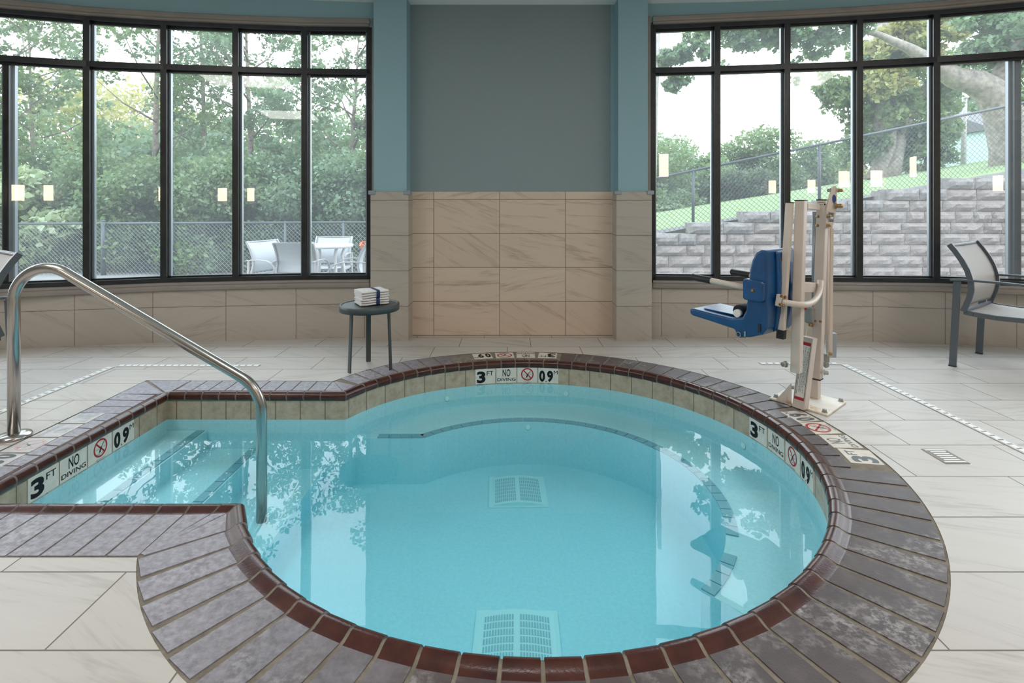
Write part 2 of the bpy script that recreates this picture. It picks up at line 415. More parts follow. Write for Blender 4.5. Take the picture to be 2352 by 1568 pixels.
# stations: list of (inner, outer); closed loop, pool side on the left hand
stations = []
NARC = 150
arc = [(pol(T0 + (T1 - T0) * i / NARC, rin(T0 + (T1 - T0) * i / NARC)), pol(T0 + (T1 - T0) * i / NARC, rout_(T0 + (T1 - T0) * i / NARC))) for i in range(NARC + 1)]
inner_loop = [IN_B, IN_N] + [a for a, b in arc] + [IN_F, IN_L]
outer_loop = [OUT_B, OUT_N] + [b for a, b in arc[1:-1]] + [OUT_F, OUT_L]

def floor_mesh():
    bm = bmesh.new()
    room = [Vector((-XS, REAR, 0)), Vector((XS, REAR, 0))] + [p.copy() for p in R_ext[::-1]] + [Vector((.9386 + .31, 4.943, 0)), Vector((-.9386 - .3, 4.943, 0))] + [p.copy() for p in L_ext[::-1]]
    es = []
    for loop in (room, outer_loop):
        vs = [bm.verts.new((p.x, p.y, 0)) for p in loop]
        es += [bm.edges.new((vs[i], vs[(i + 1) % len(vs)])) for i in range(len(vs))]
    bmesh.ops.triangle_fill(bm, use_beauty=True, use_dissolve=False, edges=es)
    for f in bm.faces:
        if f.normal.z < 0: f.normal_flip()
    me = bpy.data.meshes.new('floor'); bm.to_mesh(me); bm.free()
    me.materials.append(M['floor'])
    o = bpy.data.objects.new('floor', me); COL.objects.link(o); return structure(o)
floor_mesh()

# ---- ceiling, back wall, rear and side walls --------------------------------------------
mb = MB()
_rp = [(-XS, REAR), (XS, REAR)] + [(p.x, p.y + .06) for p in R_ext[::-1]] + [(1.25, 4.97), (-1.25, 4.97)] + [(p.x, p.y + .06) for p in L_ext[::-1]]
mb.prism(_rp, (0, 0, CEIL), (1, 0, 0), (0, 1, 0), (0, 0, 1), .12); structure(mb.build('ceiling', M['ceiling']))
BW = 4.943
mb = MB(); TT = 1.318
xa, xb = -.9386 - .05, .9386 + .05
mb.quad((xa, BW, 0), (xb, BW, 0), (xb, BW, TT), (xa, BW, TT), 0, [(xa, 0), (xb, 0), (xb, TT), (xa, TT)])
xg = (1403 - 1176) / FPX * BW
zg = CEIL
mb.quad((xa, BW, TT), (xg, BW, TT), (xg, BW, zg), (xa, BW, zg), 1)
mb.quad((xg, BW, TT), (xb, BW, TT), (xb, BW, zg), (xg, BW, zg), 2)
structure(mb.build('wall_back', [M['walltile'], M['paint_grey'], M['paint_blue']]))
mb = MB()
mb.quad((-XS, REAR, 0), (XS, REAR, 0), (XS, REAR, CEIL), (-XS, REAR, CEIL))
structure(mb.build('wall_rear', M['wall_rear']))
for s_, nm in ((-1, 'wall_left_return'), (1, 'wall_right_return')):
    mb = MB(); x = s_ * XS
    mb.quad((x, REAR, 0), (x, 3.62, 0), (x, 3.62, CEIL), (x, REAR, CEIL)); structure(mb.build(nm, M['wall_rear']))
# columns: tiled foot, painted shaft
def column(name, x0, x1, tx0, tx1, yf):
    mb = MB(); yt = yf - .016
    def shell(a, b, y, z0, z1, mi):
        u = [(a - x_, b) for x_ in (0,)]
        mb.quad((a, y, z0), (b, y, z0), (b, y, z1), (a, y, z1), mi, [(.02, z0), (.02 + b - a, z0), (.02 + b - a, z1), (.02, z1)])
        mb.quad((b, y, z0), (b, BW + .02, z0), (b, BW + .02, z1), (b, y, z1), mi, [(.3, z0), (.5, z0), (.5, z1), (.3, z1)])
        mb.quad((a, BW + .02, z0), (a, y, z0), (a, y, z1), (a, BW + .02, z1), mi, [(.1, z0), (.3, z0), (.3, z1), (.1, z1)])
        mb.quad((a, y, z1), (b, y, z1), (b, BW + .02, z1), (a, BW + .02, z1), mi, [(.1, .1)] * 4)
    shell(tx0, tx1, yt, 0, TT - .006, 0); shell(x0, x1, yf, TT - .006, CEIL, 1)
    o = structure(mb.build(name, [M['sidetile'], M['paint_blue']]))
    for xx in (tx0, tx1):
        mb = MB(); mb.box((xx + (.012 if xx == tx0 else -.012), yt + .02, TT - .012), (.062, .062, .036))
        mb.build('corner_cap', M['alu'], o, None, .006)
    return o
yF = 4.77
column('wall_column_left', (858 - 1176) / FPX * yF, (934 - 1176) / FPX * yF, (851 - 1176) / FPX * (yF - .016), (938 - 1176) / FPX * (yF - .016), yF)
column('wall_column_right', (1420 - 1176) / FPX * yF, (1488 - 1176) / FPX * yF, (1416 - 1176) / FPX * (yF - .016), (1497 - 1176) / FPX * (yF - .016), yF)

# ---- the two curved window walls -----------------------------------------------------------
def outward(plan, p):
    best = None
    for a, b in zip(plan[:-1], plan[1:]):
        ab = b - a; s_ = max(0, min(1, (p - a).dot(ab) / ab.length_squared)); q = a + ab * s_
        d = (q - p).length
        if best is None or d < best[0]: best = (d, Vector((-ab.y, ab.x, 0)).normalized())
    return best[1]
def interp(tab, x):
    xs = [a for a, _ in tab]; ys = [b for _, b in tab]
    if x < xs[0]: return ys[0] + (ys[1] - ys[0]) / (xs[1] - xs[0]) * (x - xs[0])
    if x > xs[-1]: return ys[-1] + (ys[-1] - ys[-2]) / (xs[-1] - xs[-2]) * (x - xs[-1])
    return float(np.interp(x, xs, ys))
LT = [(0, 22.6), (197, 36.3), (375, 47.8), (540, 55.1), (698, 60.8), (851, 62.4)]
LTR = [(0, 130), (190, 139.3), (366, 146.5), (533, 152.3), (692, 156.9), (848, 158.8)]
LBT = [(0, 664), (190, 656.5), (375, 649), (547, 645), (700, 642.2), (848, 641.2)]
RT = [(1497, 57.4), (1650, 51.3), (1815, 44), (1976, 35.4), (2151, 23.3), (2352, 10.5)]
RTR = [(1500, 155.3), (1640, 152), (1802, 146.4), (1969, 140.6), (2145, 130.5), (2352, 119.6)]
RBT = [(1500, 643), (1650, 644.6), (1815, 646), (1975, 647.7), (2150, 649.5), (2352, 653)]

def window_wall(side, plan, ext, cols, low_only, ends, T, TR, BT, base_uv, nmw, nwin, ntr):
    """cols: px centres of full mullions, low_only: px of mullions below the transom only"""
    pts = [on_plan(plan, c) for c in cols]
    V = [(c, p) for c, p in zip(cols, pts)]
    def zs(c, p): return zat(p, interp(T, c)), zat(p, interp(TR, c)), zat(p, interp(BT, c))
    Z = [zs(c, p) for c, p in V]
    # bay joining the frame edge to the unseen end of the wall
    e = ext
    if side == 'L':
        P = [e] + pts; Z = [Z[0]] + Z; full = [True] + [True] * len(pts)
    else:
        P = pts + [e]; Z = Z + [Z[-1]]
    N = []
    for i in range(len(P)):
        ns = []
        if i > 0: d = P[i] - P[i - 1]; ns.append(Vector((-d.y, d.x, 0)).normalized())
        if i < len(P) - 1: d = P[i + 1] - P[i]; ns.append(Vector((-d.y, d.x, 0)).normalized())
        n = ns[0] + (ns[1] if len(ns) > 1 else ns[0]); N.append(n.normalized())
    fr = MB(); gl = MB(); up = Vector((0, 0, 1))
    D = .11
    def member(a, b, n, z0a, z1a, z0b, z1b, d0, d1, mi=0):
        q = []
        for (p, z0, z1, nn) in ((a, z0a, z1a, n[0]), (b, z0b, z1b, n[1])):
            for dd in (d0, d1):
                for z in (z0, z1): q.append(p + nn * dd + up * z)
        fr.add(q, [(0,4,5,1),(2,3,7,6),(0,2,6,4),(1,5,7,3),(0,1,3,2),(4,6,7,5)], mi)
    for i in range(len(P) - 1):
        n = (N[i], N[i + 1]); a, b = P[i], P[i + 1]; za, zb = Z[i], Z[i + 1]
        member(a, b, n, za[0] - .034, za[0] + .03, zb[0] - .034, zb[0] + .03, 0, D)
        member(a, b, n, za[0] - .055, za[0], zb[0] - .055, zb[0], .045, .08)
        member(a, b, n, za[1] - .046, za[1], zb[1] - .046, zb[1], 0, D)
        member(a, b, n, za[1] - .064, za[1] + .012, zb[1] - .064, zb[1] + .012, .045, .08)
        member(a, b, n, za[2] - .03, za[2] + .038, zb[2] - .03, zb[2] + .038, 0, D)
        member(a, b, n, za[2], za[2] + .052, zb[2], zb[2] + .052, .045, .08)
        m = .062
        gl.quad(a + N[i] * m + up * za[2], b + N[i + 1] * m + up * zb[2], b + N[i + 1] * m + up * zb[0], a + N[i] * m + up * za[0])
    def post(p, n, z0, z1, w):
        tv = Vector((n.y, -n.x, 0)); R = Matrix((tv, n, up)).transposed()
        fr.box(p + n * (D / 2) + up * ((z0 + z1) / 2), (w, D, z1 - z0), R)
        fr.box(p + n * .0625 + up * ((z0 + z1) / 2), (w + .034, .035, z1 - z0), R, 1)
    for i, p in enumerate(P):
        w = .05
        post(p, N[i], Z[i][2] - .02, Z[i][0] + .02, w)
    for c in low_only:
        p = on_plan(plan if side == 'R' else L_plan, c); n = outward(plan, p); zt, ztr, zb = zs(c, p)
        post(p, n, zb - .02, ztr - .02, .05)
    w = structure(fr.build(nwin, [M['black_metal'], M['alu']]))
    gl.build('pane', M['glass'], w)
    # casing above and below, wall strips
    cs = MB(); ct = MB(); wl = MB(); u = 0.
    prof = [(0, 0), (-.022, .004), (-.026, .02), (-.02, .028), (-.03, .045), (-.03, .066), (-.012, .076), (0, .078)]
    def strip(mb_, zk, sgn):
        m = len(prof); vs = []
        for i, p in enumerate(P):
            z = Z[i][zk]
            for (dn, dz) in prof: vs.append(p + N[i] * dn + up * (z + sgn * dz))
        fs = [(i * m + k, (i + 1) * m + k, (i + 1) * m + k + 1, i * m + k + 1) for i in range(len(P) - 1) for k in range(m - 1)]
        mb_.add(vs, fs if sgn > 0 else [f[::-1] for f in fs])
    strip(ct, 0, 1); strip(cs, 2, -1)
    jp = P[-1] if side == 'L' else P[0]; jn = N[-1] if side == 'L' else N[0]; jz = Z[-1] if side == 'L' else Z[0]
    jt = Vector((jn.y, -jn.x, 0)) * (1 if side == 'L' else -1)
    R = Matrix((Vector((jn.y, -jn.x, 0)), jn, up)).transposed()
    ct.box(jp + jt * .038 - jn * .005 + up * ((jz[0] + jz[2]) / 2), (.03, .04, jz[0] - jz[2] + .15), R)
    structure(ct.build(ntr[0], M['wood_trim'])); structure(cs.build(ntr[1], M['wood_trim']))
    # wainscot and header follow the plan, joints at plan vertices
    pl = ext_plan[side]
    us = base_uv
    for i in range(len(pl) - 1):
        a, b = pl[i], pl[i + 1]
        def zz(p, k):
            best = min(range(len(P)), key=lambda j: (P[j] - p).length)
            # linear along P
            for j in range(len(P) - 1):
                ab = P[j + 1] - P[j]; s_ = (p - P[j]).dot(ab) / ab.length_squared
                if -1e-6 <= s_ <= 1 + 1e-6: return Z[j][k] + (Z[j + 1][k] - Z[j][k]) * s_
            return Z[best][k]
        zl0, zl1 = zz(a, 2), zz(b, 2); zh0, zh1 = zz(a, 0), zz(b, 0)
        wl.quad(a, b, b + up * zl1, a + up * zl0, 0, [(us[i], 0), (us[i + 1], 0), (us[i + 1], zl1), (us[i], zl0)])
        wl.quad(a + up * zh0, b + up * zh1, b + up * CEIL, a + up * CEIL, 1)
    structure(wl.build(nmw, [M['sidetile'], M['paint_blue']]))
    return P, Z, N
ext_plan = {'L': L_ext, 'R': R_ext}
T6 = .6035
uL = [-1.5 * T6, -.95 * T6, .05 * T6, T6, 2 * T6, 3 * T6, 4 * T6, 5 * T6 - .001, 5.3 * T6]
uR = [-.21, T6, 2 * T6, 3 * T6, 3.93 * T6, 5.1 * T6, 6.6 * T6, 8 * T6]
LP, LZ, LN = window_wall('L', L_plan, L_ext[1], [197.5, 375, 540, 699, 849], [12], None, LT, LTR, LBT, uL, 'wall_left', 'window_1', ('trim_1', 'trim_2'))
RP, RZ, RN = window_wall('R', R_plan, R_ext[-2], [1499, 1648, 1809, 1975.5, 2152.5], [2338], None, RT, RTR, RBT, uR, 'wall_right', 'window_2', ('trim_3', 'trim_4'))

# ------------------------------------------------------------------ pool
ZW = -.15; ZF = -.62
def offset_loop(loop, d):
    out = []; n = len(loop)
    for i in range(n):
        a, b, c = loop[i - 1], loop[i], loop[(i + 1) % n]
        t1 = (b - a).normalized(); t2 = (c - b).normalized()
        n1 = Vector((t1.y, -t1.x, 0)); n2 = Vector((t2.y, -t2.x, 0))
        m = (n1 + n2); m.normalize(); out.append(b + m * (d / max(.35, m.dot(n1))))
    return out
wall_loop = offset_loop(inner_loop, .014)
mb = MB(); n = len(wall_loop); u = 0.; us = [0.]
for i in range(n): u += (wall_loop[(i + 1) % n] - wall_loop[i]).length; us.append(u)
zt = -.168
for i in range(n):
    a, b = wall_loop[i], wall_loop[(i + 1) % n]; up = Vector((0, 0, 1))
    mb.quad(b + up * -.03, a + up * -.03, a + up * zt, b + up * zt, 0, [(us[i + 1], 0), (us[i], 0), (us[i], -.17), (us[i + 1], -.17)])
    mb.quad(b + up * zt, a + up * zt, a + up * ZF, b + up * ZF, 1)
mb.add([p + Vector((0, 0, ZF)) for p in wall_loop], [tuple(range(n))], 1)
# seat ledge round the circle and entry steps
BR = .955; ZB = -.32
for i in range(72):
    t0 = 313 + (494 - 313) * i / 72; t1 = 313 + (494 - 313) * (i + 1) / 72
    if i == 0: mb.quad(pol(t0, BR) + Vector((0, 0, ZF)), pol(t0, rin(t0) + .03) + Vector((0, 0, ZF)), pol(t0, rin(t0) + .03) + Vector((0, 0, ZB)), pol(t0, BR) + Vector((0, 0, ZB)), 1)
    a0, a1 = pol(t0, BR), pol(t1, BR); b0, b1 = pol(t0, rin(t0) + .03), pol(t1, rin(t1) + .03); zb = Vector((0, 0, ZB)); zf = Vector((0, 0, ZF))
    mb.quad(a0 + zb, b0 + zb, b1 + zb, a1 + zb, 1); mb.quad(a0 + zf, a0 + zb, a1 + zb, a1 + zf, 1)
e0 = pol(494, BR)
pts_ = [e0 + zb, Vector((-1.06, 3.515, ZB)), Vector((-1.10, 3.43, ZB))] + [pol(t_, rin(t_) + .03) + zb for t_ in (511, 508, 505, 502, 499, 496.5, 494)]
mb.add(pts_, [tuple(range(len(pts_)))[::-1]], 1)
mb.quad(e0 + zf, e0 + zb, Vector((-1.06, 3.515, ZB)), Vector((-1.06, 3.515, ZF)), 1)
for x0, x1, z in ((-2.2, -1.94, -.235), (-1.94, -1.60, -.35), (-1.60, -1.2, -.48)):
    mb.box(((x0 + x1) / 2, 2.80, (z + ZF) / 2), (x1 - x0, 1.27, z - ZF), None, 1)
structure(mb.build('pool_basin', [M['wtile'], M['plaster']]))
def strip_tiles(name, label, pts, w=.05, gap=.006, z=ZB, parent=None):
    mb = MB()
    for a, b, na, nb in pts:
        d = (b - a).normalized() * gap * .5
        q = [a + d, b - d, b - d + nb * w, a + d + na * w]
        mb.add([p + Vector((0, 0, z + .001)) for p in q] + [p + Vector((0, 0, z + .006)) for p in q], [(3,2,1,0),(4,5,6,7),(0,1,5,4),(1,2,6,5),(2,3,7,6),(3,0,4,7)])
    o = mb.build(name, M['step_strip']); return tag(o, label, 'tile strip', None, 'structure')
seg = []
for i in range(42):
    t0 = 313 + (494 - 313) * i / 42; t1 = 313 + (494 - 313) * (i + 1) / 42
    if 326 < t0 < 338: continue
    seg.append((pol(t0, BR), pol(t1, BR), pol(t0, 1) - PC, pol(t1, 1) - PC))
for i in range(4):
    a = Vector((-.58 - .075 * i, 3.515, 0)); seg.append((a, a - Vector((.075, 0, 0)), Vector((0, 1, 0)), Vector((0, 1, 0))))
strip_tiles('ledge_tile_strip', 'dark tile strip along the edge of the underwater seat ledge', seg, .055)
seg = [(Vector((-1.95, 2.19 + .103 * i, 0)), Vector((-1.95, 2.19 + .103 * (i + 1), 0)), Vector((-1, 0, 0)), Vector((-1, 0, 0))) for i in range(12)]
strip_tiles('step_tile_strip', 'dark tile strip on the top underwater entry step', seg, .05, z=-.235)
seg = [(Vector((-1.61, 2.19 + .103 * i, 0)), Vector((-1.61, 2.19 + .103 * (i + 1), 0)), Vector((-1, 0, 0)), Vector((-1, 0, 0))) for i in range(12)]
strip_tiles('step_tile_strip', 'dark tile strip on the second underwater entry step', seg, .05, z=-.35)
# water body
wl = offset_loop(inner_loop, .03); mb = MB(); n = len(wl)
mb.add([p + Vector((0, 0, ZW)) for p in wl], [tuple(range(n))])
zbot = ZF - .05
mb.add([p + Vector((0, 0, zbot)) for p in wl], [tuple(range(n))[::-1]])
mb2 = MB()
vs = [p + Vector((0, 0, ZW)) for p in wl] + [p + Vector((0, 0, zbot)) for p in wl]
mb2.add(vs, [tuple(range(n)), tuple(range(n, 2 * n))[::-1]] + [((i + 1) % n, i, n + i, n + (i + 1) % n) for i in range(n)])
tag(mb2.build('pool_water', M['water']), 'still turquoise water filling the round pool and its entry bay', 'water', None, 'stuff')

# ---- coping -------------------------------------------------------------------------------
PROF = [(.012, -.045, 0), (.003, -.036, 0), (0, -.022, 0), (.003, -.008, 0), (.012, .003, 0), (.026, .0085, 0), (.040, .007, 0), (.054, .001, 0), (.066, -.003, 0), (.078, -.004, 1)]
def brick(mb, a, b, c, d, drop=0., s_end=None, mats=(0, 1), rnd=0.):
    """a,b inner edge points, c,d outer edge points (same hand); profile lofted between"""
    def rail(p, q):
        v = q - p; L = v.length; v = v / L
        pr = [(s_, z) for s_, z, _ in PROF]; end = s_end if s_end else (L if drop else L - .009)
        return [p + v * s_ + Vector((0, 0, z - drop)) for s_, z in pr] + [p + v * end + Vector((0, 0, .0008 - drop))]
    A, B = rail(a, c), rail(b, d); m = len(A)
    dn = Vector((0, 0, -.045))
    vs = A + B + [A[-1] + dn, B[-1] + dn, A[0], B[0]]
    k0 = len(vs); vs = vs + A + [A[-1] + dn] + B + [B[-1] + dn, A[-2], A[-1], B[-2], B[-1]]
    k1 = k0 + m + 1; k2 = k1 + m + 1
    fs = [(i, i + 1, m + i + 1, m + i) for i in range(m - 2)] + [(k2, k2 + 1, k2 + 3, k2 + 2)]
    mi = [mats[0]] * (m - 2) + [mats[1]]; sm = [True] * (m - 2) + [False]
    fs.append((m - 1, 2 * m, 2 * m + 1, 2 * m - 1)); mi.append(mats[1]); sm.append(False)
    fs.append(tuple(range(k0 + m - 1, k0 - 1, -1)) + (k0 + m,)); mi.append(mats[1]); sm.append(False)
    fs.append(tuple(range(k1, k1 + m)) + (k1 + m,)); mi.append(mats[1]); sm.append(False)
    mb.add(vs, fs, mi, sm, None, rnd)
bk = MB(); bed = MB()
# grout bed
loop_pairs = [(IN_N, OUT_N)] + arc + [(IN_F, OUT_F), (IN_L, OUT_L), (IN_B, OUT_B), (IN_N, OUT_N)]
for (a, c), (b, d) in zip(loop_pairs[:-1], loop_pairs[1:]):
    if (c - d).length < 1e-6: d = d + (d - c) * 0 + Vector((1e-5, 0, 0))
    ea, eb = (c - a).normalized(), (d - b).normalized()
    brick(bed, a + ea * .006, b + eb * .006, c + ea * .012, d + eb * .012, .0035, None, (0, 0))
# deck marker tiles leave the outer half of these bricks free
deck_far = [(x - PC.x) for x in (-.335, .405)]
def deck_cut(t):
    tt = t % 360
    if -12.2 < ((tt + 180) % 360 - 180) < 12.4: return .155
    if 77.2 < tt < 110: return .085
    return None
pitch = .107
t = T0; k = 0
while t < T1 - .5:
    r = rin(t); dt = math.degrees(pitch / r)
    tm = t + dt / 2
    if t + dt > T1 + .8: break
    ur = pol(tm, 1) - PC; tv = Vector((-ur.y, ur.x, 0)); hw = (pitch - .009) / 2
    ri, ro = rin(tm), rout_(tm); ci, co = PC + ur * ri, PC + ur * ro
    j = random.uniform(-.002, .002)
    brick(bk, ci - tv * hw, ci + tv * hw, co - tv * (hw + .006 + j), co + tv * (hw + .006 - j), 0, deck_cut(tm), (0, 1), random.random())
    t += dt; k += 1
tl = t
# wedges round the two bay corners
def wedge(a, b, o_, g=.0045):
    ab = (b - a); L = ab.length; e = ab / L * g
    m_ = (a + b) / 2; q = (m_ - o_).normalized() * .01
    brick(bk, a + e, b - e, o_ + q - ab / L * .003, o_ + q + ab / L * .003, 0, None, (0, 1), random.random())
# perpendicular bricks: near, left and far runs
def run(i0, i1, o0, o1, cuts=None):
    L = (i1 - i0).length; nb = max(1, round(L / pitch)); dv = (i1 - i0) / L; w = L / nb
    Lo = (o1 - o0).length
    for i in range(nb):
        a = i0 + dv * (i * w + .0045); b = i0 + dv * ((i + 1) * w - .0045)
        oa = o0 + (o1 - o0) * ((i * w + .0045) / L); ob = o0 + (o1 - o0) * (((i + 1) * w - .0045) / L)
        cm = (a + b) / 2
        brick(bk, a, b, oa, ob, 0, cuts(cm) if cuts else None, (0, 1), random.random())
Pn = Vector((OUT_N.x, IN_N.y, 0))
run(Vector((IN_B.x, IN_B.y, 0)), Pn, Vector((IN_B.x, OUT_N.y, 0)), OUT_N)
wedge(Pn, (Pn + IN_N) / 2 + Vector((.03, 0, 0)), OUT_N); wedge((Pn + IN_N) / 2 + Vector((.03, 0, 0)), IN_N, OUT_N); wedge(IN_N, pol(T0, rin(T0)), OUT_N)
Pf = Vector((OUT_F.x, IN_F.y, 0))
wedge(pol(min(tl, T1 + .6), rin(T1)), IN_F, OUT_F); wedge(IN_F, Pf, OUT_F)
run(Pf, Vector((IN_L.x, IN_L.y, 0)), OUT_F, Vector((IN_L.x, OUT_L.y, 0)))
lcut = lambda p: .15 if 2.46 < p.y < 3.15 else None
run(IN_L, IN_B, Vector((OUT_L.x, IN_L.y, 0)), Vector((OUT_B.x, IN_B.y, 0)), lcut)
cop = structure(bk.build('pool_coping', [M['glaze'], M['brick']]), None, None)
bed.build('grout_bed', M['grout'], cop)
# corner infill bricks of the far left mitre
mb = MB()
mb.prism([(0, 0), (0, .255), (-.29, .255)], (IN_L.x - .012, IN_L.y + .015, -.04), (1, 0, 0), (0, 1, 0), (0, 0, 1), .0385)
mb.prism([(0, 0), (-.295, .245), (-.295, 0)], (IN_L.x - .02, IN_L.y + .006, -.04), (1, 0, 0), (0, 1, 0), (0, 0, 1), .0385)
for k_ in range(3):
    mb.prism([(0, 0), (.31, 0), (.31, .098), (0, .098)], (OUT_B.x + .004, IN_B.y - .106 * (k_ + 1), -.04), (1, 0, 0), (0, 1, 0), (0, 0, 1), .0385)
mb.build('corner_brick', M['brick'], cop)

# ------------------------------------------------------------------ depth and no-diving tiles
def prohibition(mb_red, mb_blk, mb_line, mb_txt, O, ex, ey, s, mi=0):
    """ring with slash and a diving figure, s = tile side, O = tile lower-left"""
    O, ex, ey = Vector(O), Vector(ex), Vector(ey); c = O + ex * (s * .5) + ey * (s * .56)
    n = 40; r1, r0 = s * .40, s * .32
    vs = []
    for k in range(n):
        a = 2 * PI * k / n; d_ = ex * math.cos(a) + ey * math.sin(a); vs += [c + d_ * r0, c + d_ * r1]
    mb_red.add(vs, [(2 * k, 2 * k + 1, (2 * k + 3) % (2 * n), (2 * k + 2) % (2 * n)) for k in range(n)])
    q = (ex - ey).normalized(); w = (ex + ey).normalized() * s * .035
    mb_red.add([c - q * r0 * 1.05 - w, c + q * r0 * 1.05 - w, c + q * r0 * 1.05 + w, c - q * r0 * 1.05 + w], [(0, 1, 2, 3)])
    def stroke(p, q_, w_, mb_blk=mb_blk):
        p, q_ = c + ex * p[0] * s + ey * p[1] * s, c + ex * q_[0] * s + ey * q_[1] * s
        d_ = (q_ - p).normalized(); nv = ex * (-d_.dot(ey)) + ey * d_.dot(ex)
        mb_blk.add([p - nv * w_ * s, q_ - nv * w_ * s, q_ + nv * w_ * s, p + nv * w_ * s], [(0, 1, 2, 3)])
    stroke((.20, .20), (.05, .02), .018); stroke((.05, .02), (-.04, -.12), .034); stroke((-.04, -.12), (-.09, -.22), .016)
    stroke((-.27, -.02), (-.07, -.02), .007, mb_line); stroke((.10, -.02), (.28, .0), .007, mb_line)
    stroke((-.22, -.24), (-.02, -.26), .008, mb_line); stroke((0, -.25), (.22, -.22), .008, mb_line)
    mb_blk.add([c + ex * s * (-.03 + .045 * math.cos(a)) + ey * s * (-.15 + .045 * math.sin(a)) for a in np.linspace(0, 2 * PI, 9)[:-1]], [tuple(range(8))])
    put_text(mb_txt, 'NO DIVING', c - ex * s * .26 - ey * s * .515, ex, ey, s * .52, s * .06)
def marker(kind, O, ex, ey, ez, w, h, label, group, ink, red, face, th=.004):
    """tile lower-left corner O, width along ex, up along ey, facing ez"""
    O, ex, ey, ez = Vector(O), Vector(ex).normalized(), Vector(ey).normalized(), Vector(ez).normalized()
    nm = 'depth_marker_tile' if kind in ('3FT', '0.9M') else 'no_diving_tile'
    root = thing(nm, label, 'tile', O, 0, group); g = .003
    mb = MB(); mb.prism([(g, g), (w - g, g), (w - g, h - g), (g, h - g)], O, ex, ey, ez, th); mb.build('tile_face', face, root, O, .0012)
    P0 = O + ez * (th + .0006); bl = MB(); rd = MB()
    if kind == '3FT':
        put_text(bl, '3', P0 + ex * w * .09 + ey * h * .10, ex, ey, w * .42, h * .74, .045)
        put_text(bl, 'FT', P0 + ex * w * .57 + ey * h * .55, ex, ey, w * .32, h * .27, .008)
    elif kind == '0.9M':
        put_text(bl, '0', P0 + ex * w * .06 + ey * h * .10, ex, ey, w * .28, h * .72, .05)
        put_text(bl, '.', P0 + ex * w * .365 + ey * h * .10, ex, ey, w * .05, h * .07, .03)
        put_text(bl, '9', P0 + ex * w * .44 + ey * h * .10, ex, ey, w * .29, h * .72, .05)
        put_text(bl, 'M', P0 + ex * w * .76 + ey * h * .60, ex, ey, w * .19, h * .24, 0.)
    elif kind == 'NO':
        put_text(bl, 'NO', P0 + ex * w * .31 + ey * h * .44, ex, ey, w * .38, h * .46, .012)
        put_text(bl, 'DIVING', P0 + ex * w * .06 + ey * h * .15, ex, ey, w * .88, h * .20, .014)
    else:
        tx = MB(); prohibition(rd, bl, tx, tx, P0 + ex * (w - h) / 2, ex, ey, min(w, h) if w < h else h)
        rd.build('prohibition_ring', red, root, O); tx.build('printed_marks', ink, root, O)  # this mesh holds the caption and the icon's water lines
    bl.build('printed_marks' if kind != 'ICON' else 'diver_figure', ink, root, O)
    return root
KW = {'3FT': 'white depth tile reading 3 FT', 'NO': 'white tile reading NO DIVING', 'ICON': 'white tile with a crossed-out diver', '0.9M': 'white depth tile reading 0.9 M'}
# waterline, far
for k, xc in zip(('3FT', 'NO', 'ICON', '0.9M'), (-.199, -.041, .117, .275)):
    dx = xc - PC.x; t_ = 90 - math.degrees(math.asin(dx / 1.283)); n_ = pol(t_, 1) - PC; ex = Vector((n_.y, -n_.x, 0))
    c = PC + n_ * (rin(t_ + 360) + .013)
    marker(k, c - ex * .079 + Vector((0, 0, -.162)), ex, (0, 0, 1), -n_, .158, .120, KW[k] + ' on the far waterline', 'marker tiles on the far waterline', M['ink'], M['red'], M['sign_tile'])
for k, t_ in zip(('3FT', 'NO', 'ICON', '0.9M'), (11.6, 4.7, -2.2, -9.1)):
    n_ = pol(t_, 1) - PC; ex = Vector((n_.y, -n_.x, 0)); c = PC + n_ * (rin(t_ + 360) + .013)
    marker(k, c - ex * .0795 + Vector((0, 0, -.162)), ex, (0, 0, 1), -n_, .159, .120, KW[k] + ' on the waterline by the lift', 'marker tiles on the waterline by the lift', M['ink'], M['red'], M['sign_tile'])
for k, y0 in zip(('3FT', 'NO', 'ICON', '0.9M'), (2.445, 2.618, 2.792, 2.966)):
    marker(k, (IN_L.x - .013, y0, -.162), (0, 1, 0), (0, 0, 1), (1, 0, 0), .172, .120, KW[k] + ' in the entry bay', 'marker tiles in the entry bay', M['ink'], M['red'], M['sign_tile'])
# deck, far: read from the alcove side
for k, xc in zip(('0.9M', 'ICON', 'NO', '3FT'), (-.235, -.06, .11, .285)):
    dx = xc - PC.x; t_ = 90 - math.degrees(math.asin(dx / 1.5)); n_ = pol(t_, 1) - PC; ex = Vector((-n_.y, n_.x, 0))   # reader's right
    c = PC + n_ * (rout_(t_ + 360) - .004)
    marker(k, c - ex * -.076 - ex * .152 + Vector((0, 0, -.0062)), ex, -n_, (0, 0, 1), .152, .152, KW[k] + ' flat in the far coping', 'marker tiles flat in the far coping', M['ink'], M['red'], M['sign_deck'])
for k, t_ in zip(('0.9M', 'ICON', 'NO', '3FT'), (9.0, 3.0, -3.0, -9.0)):
    n_ = pol(t_, 1) - PC; ex = Vector((-n_.y, n_.x, 0)); c = PC + n_ * (rout_(t_ + 360) - .006)
    marker(k, c - ex * .078 + Vector((0, 0, -.0062)), ex, -n_, (0, 0, 1), .156, .152, KW[k] + ' flat by the lift base', 'marker tiles flat in the coping by the lift', M['ink_grey'], M['red'], M['sign_deck'])
for k, y0 in zip(('3FT', 'NO', 'ICON', '0.9M'), (2.97, 2.795, 2.62, 2.445)):
    marker(k, (OUT_L.x + .004, y0 + .168, -.0062), (0, -1, 0), (1, 0, 0), (0, 0, 1), .168, .152, KW[k].replace('white', 'faded') + ' flat beside the handrail', 'faded marker tiles beside the handrail', M['ink_faded'] if k in ('3FT', 'NO') else (M['ink_grey'] if k == '0.9M' else M['ink_faded']), M['red_faded'], M['sign_worn'])

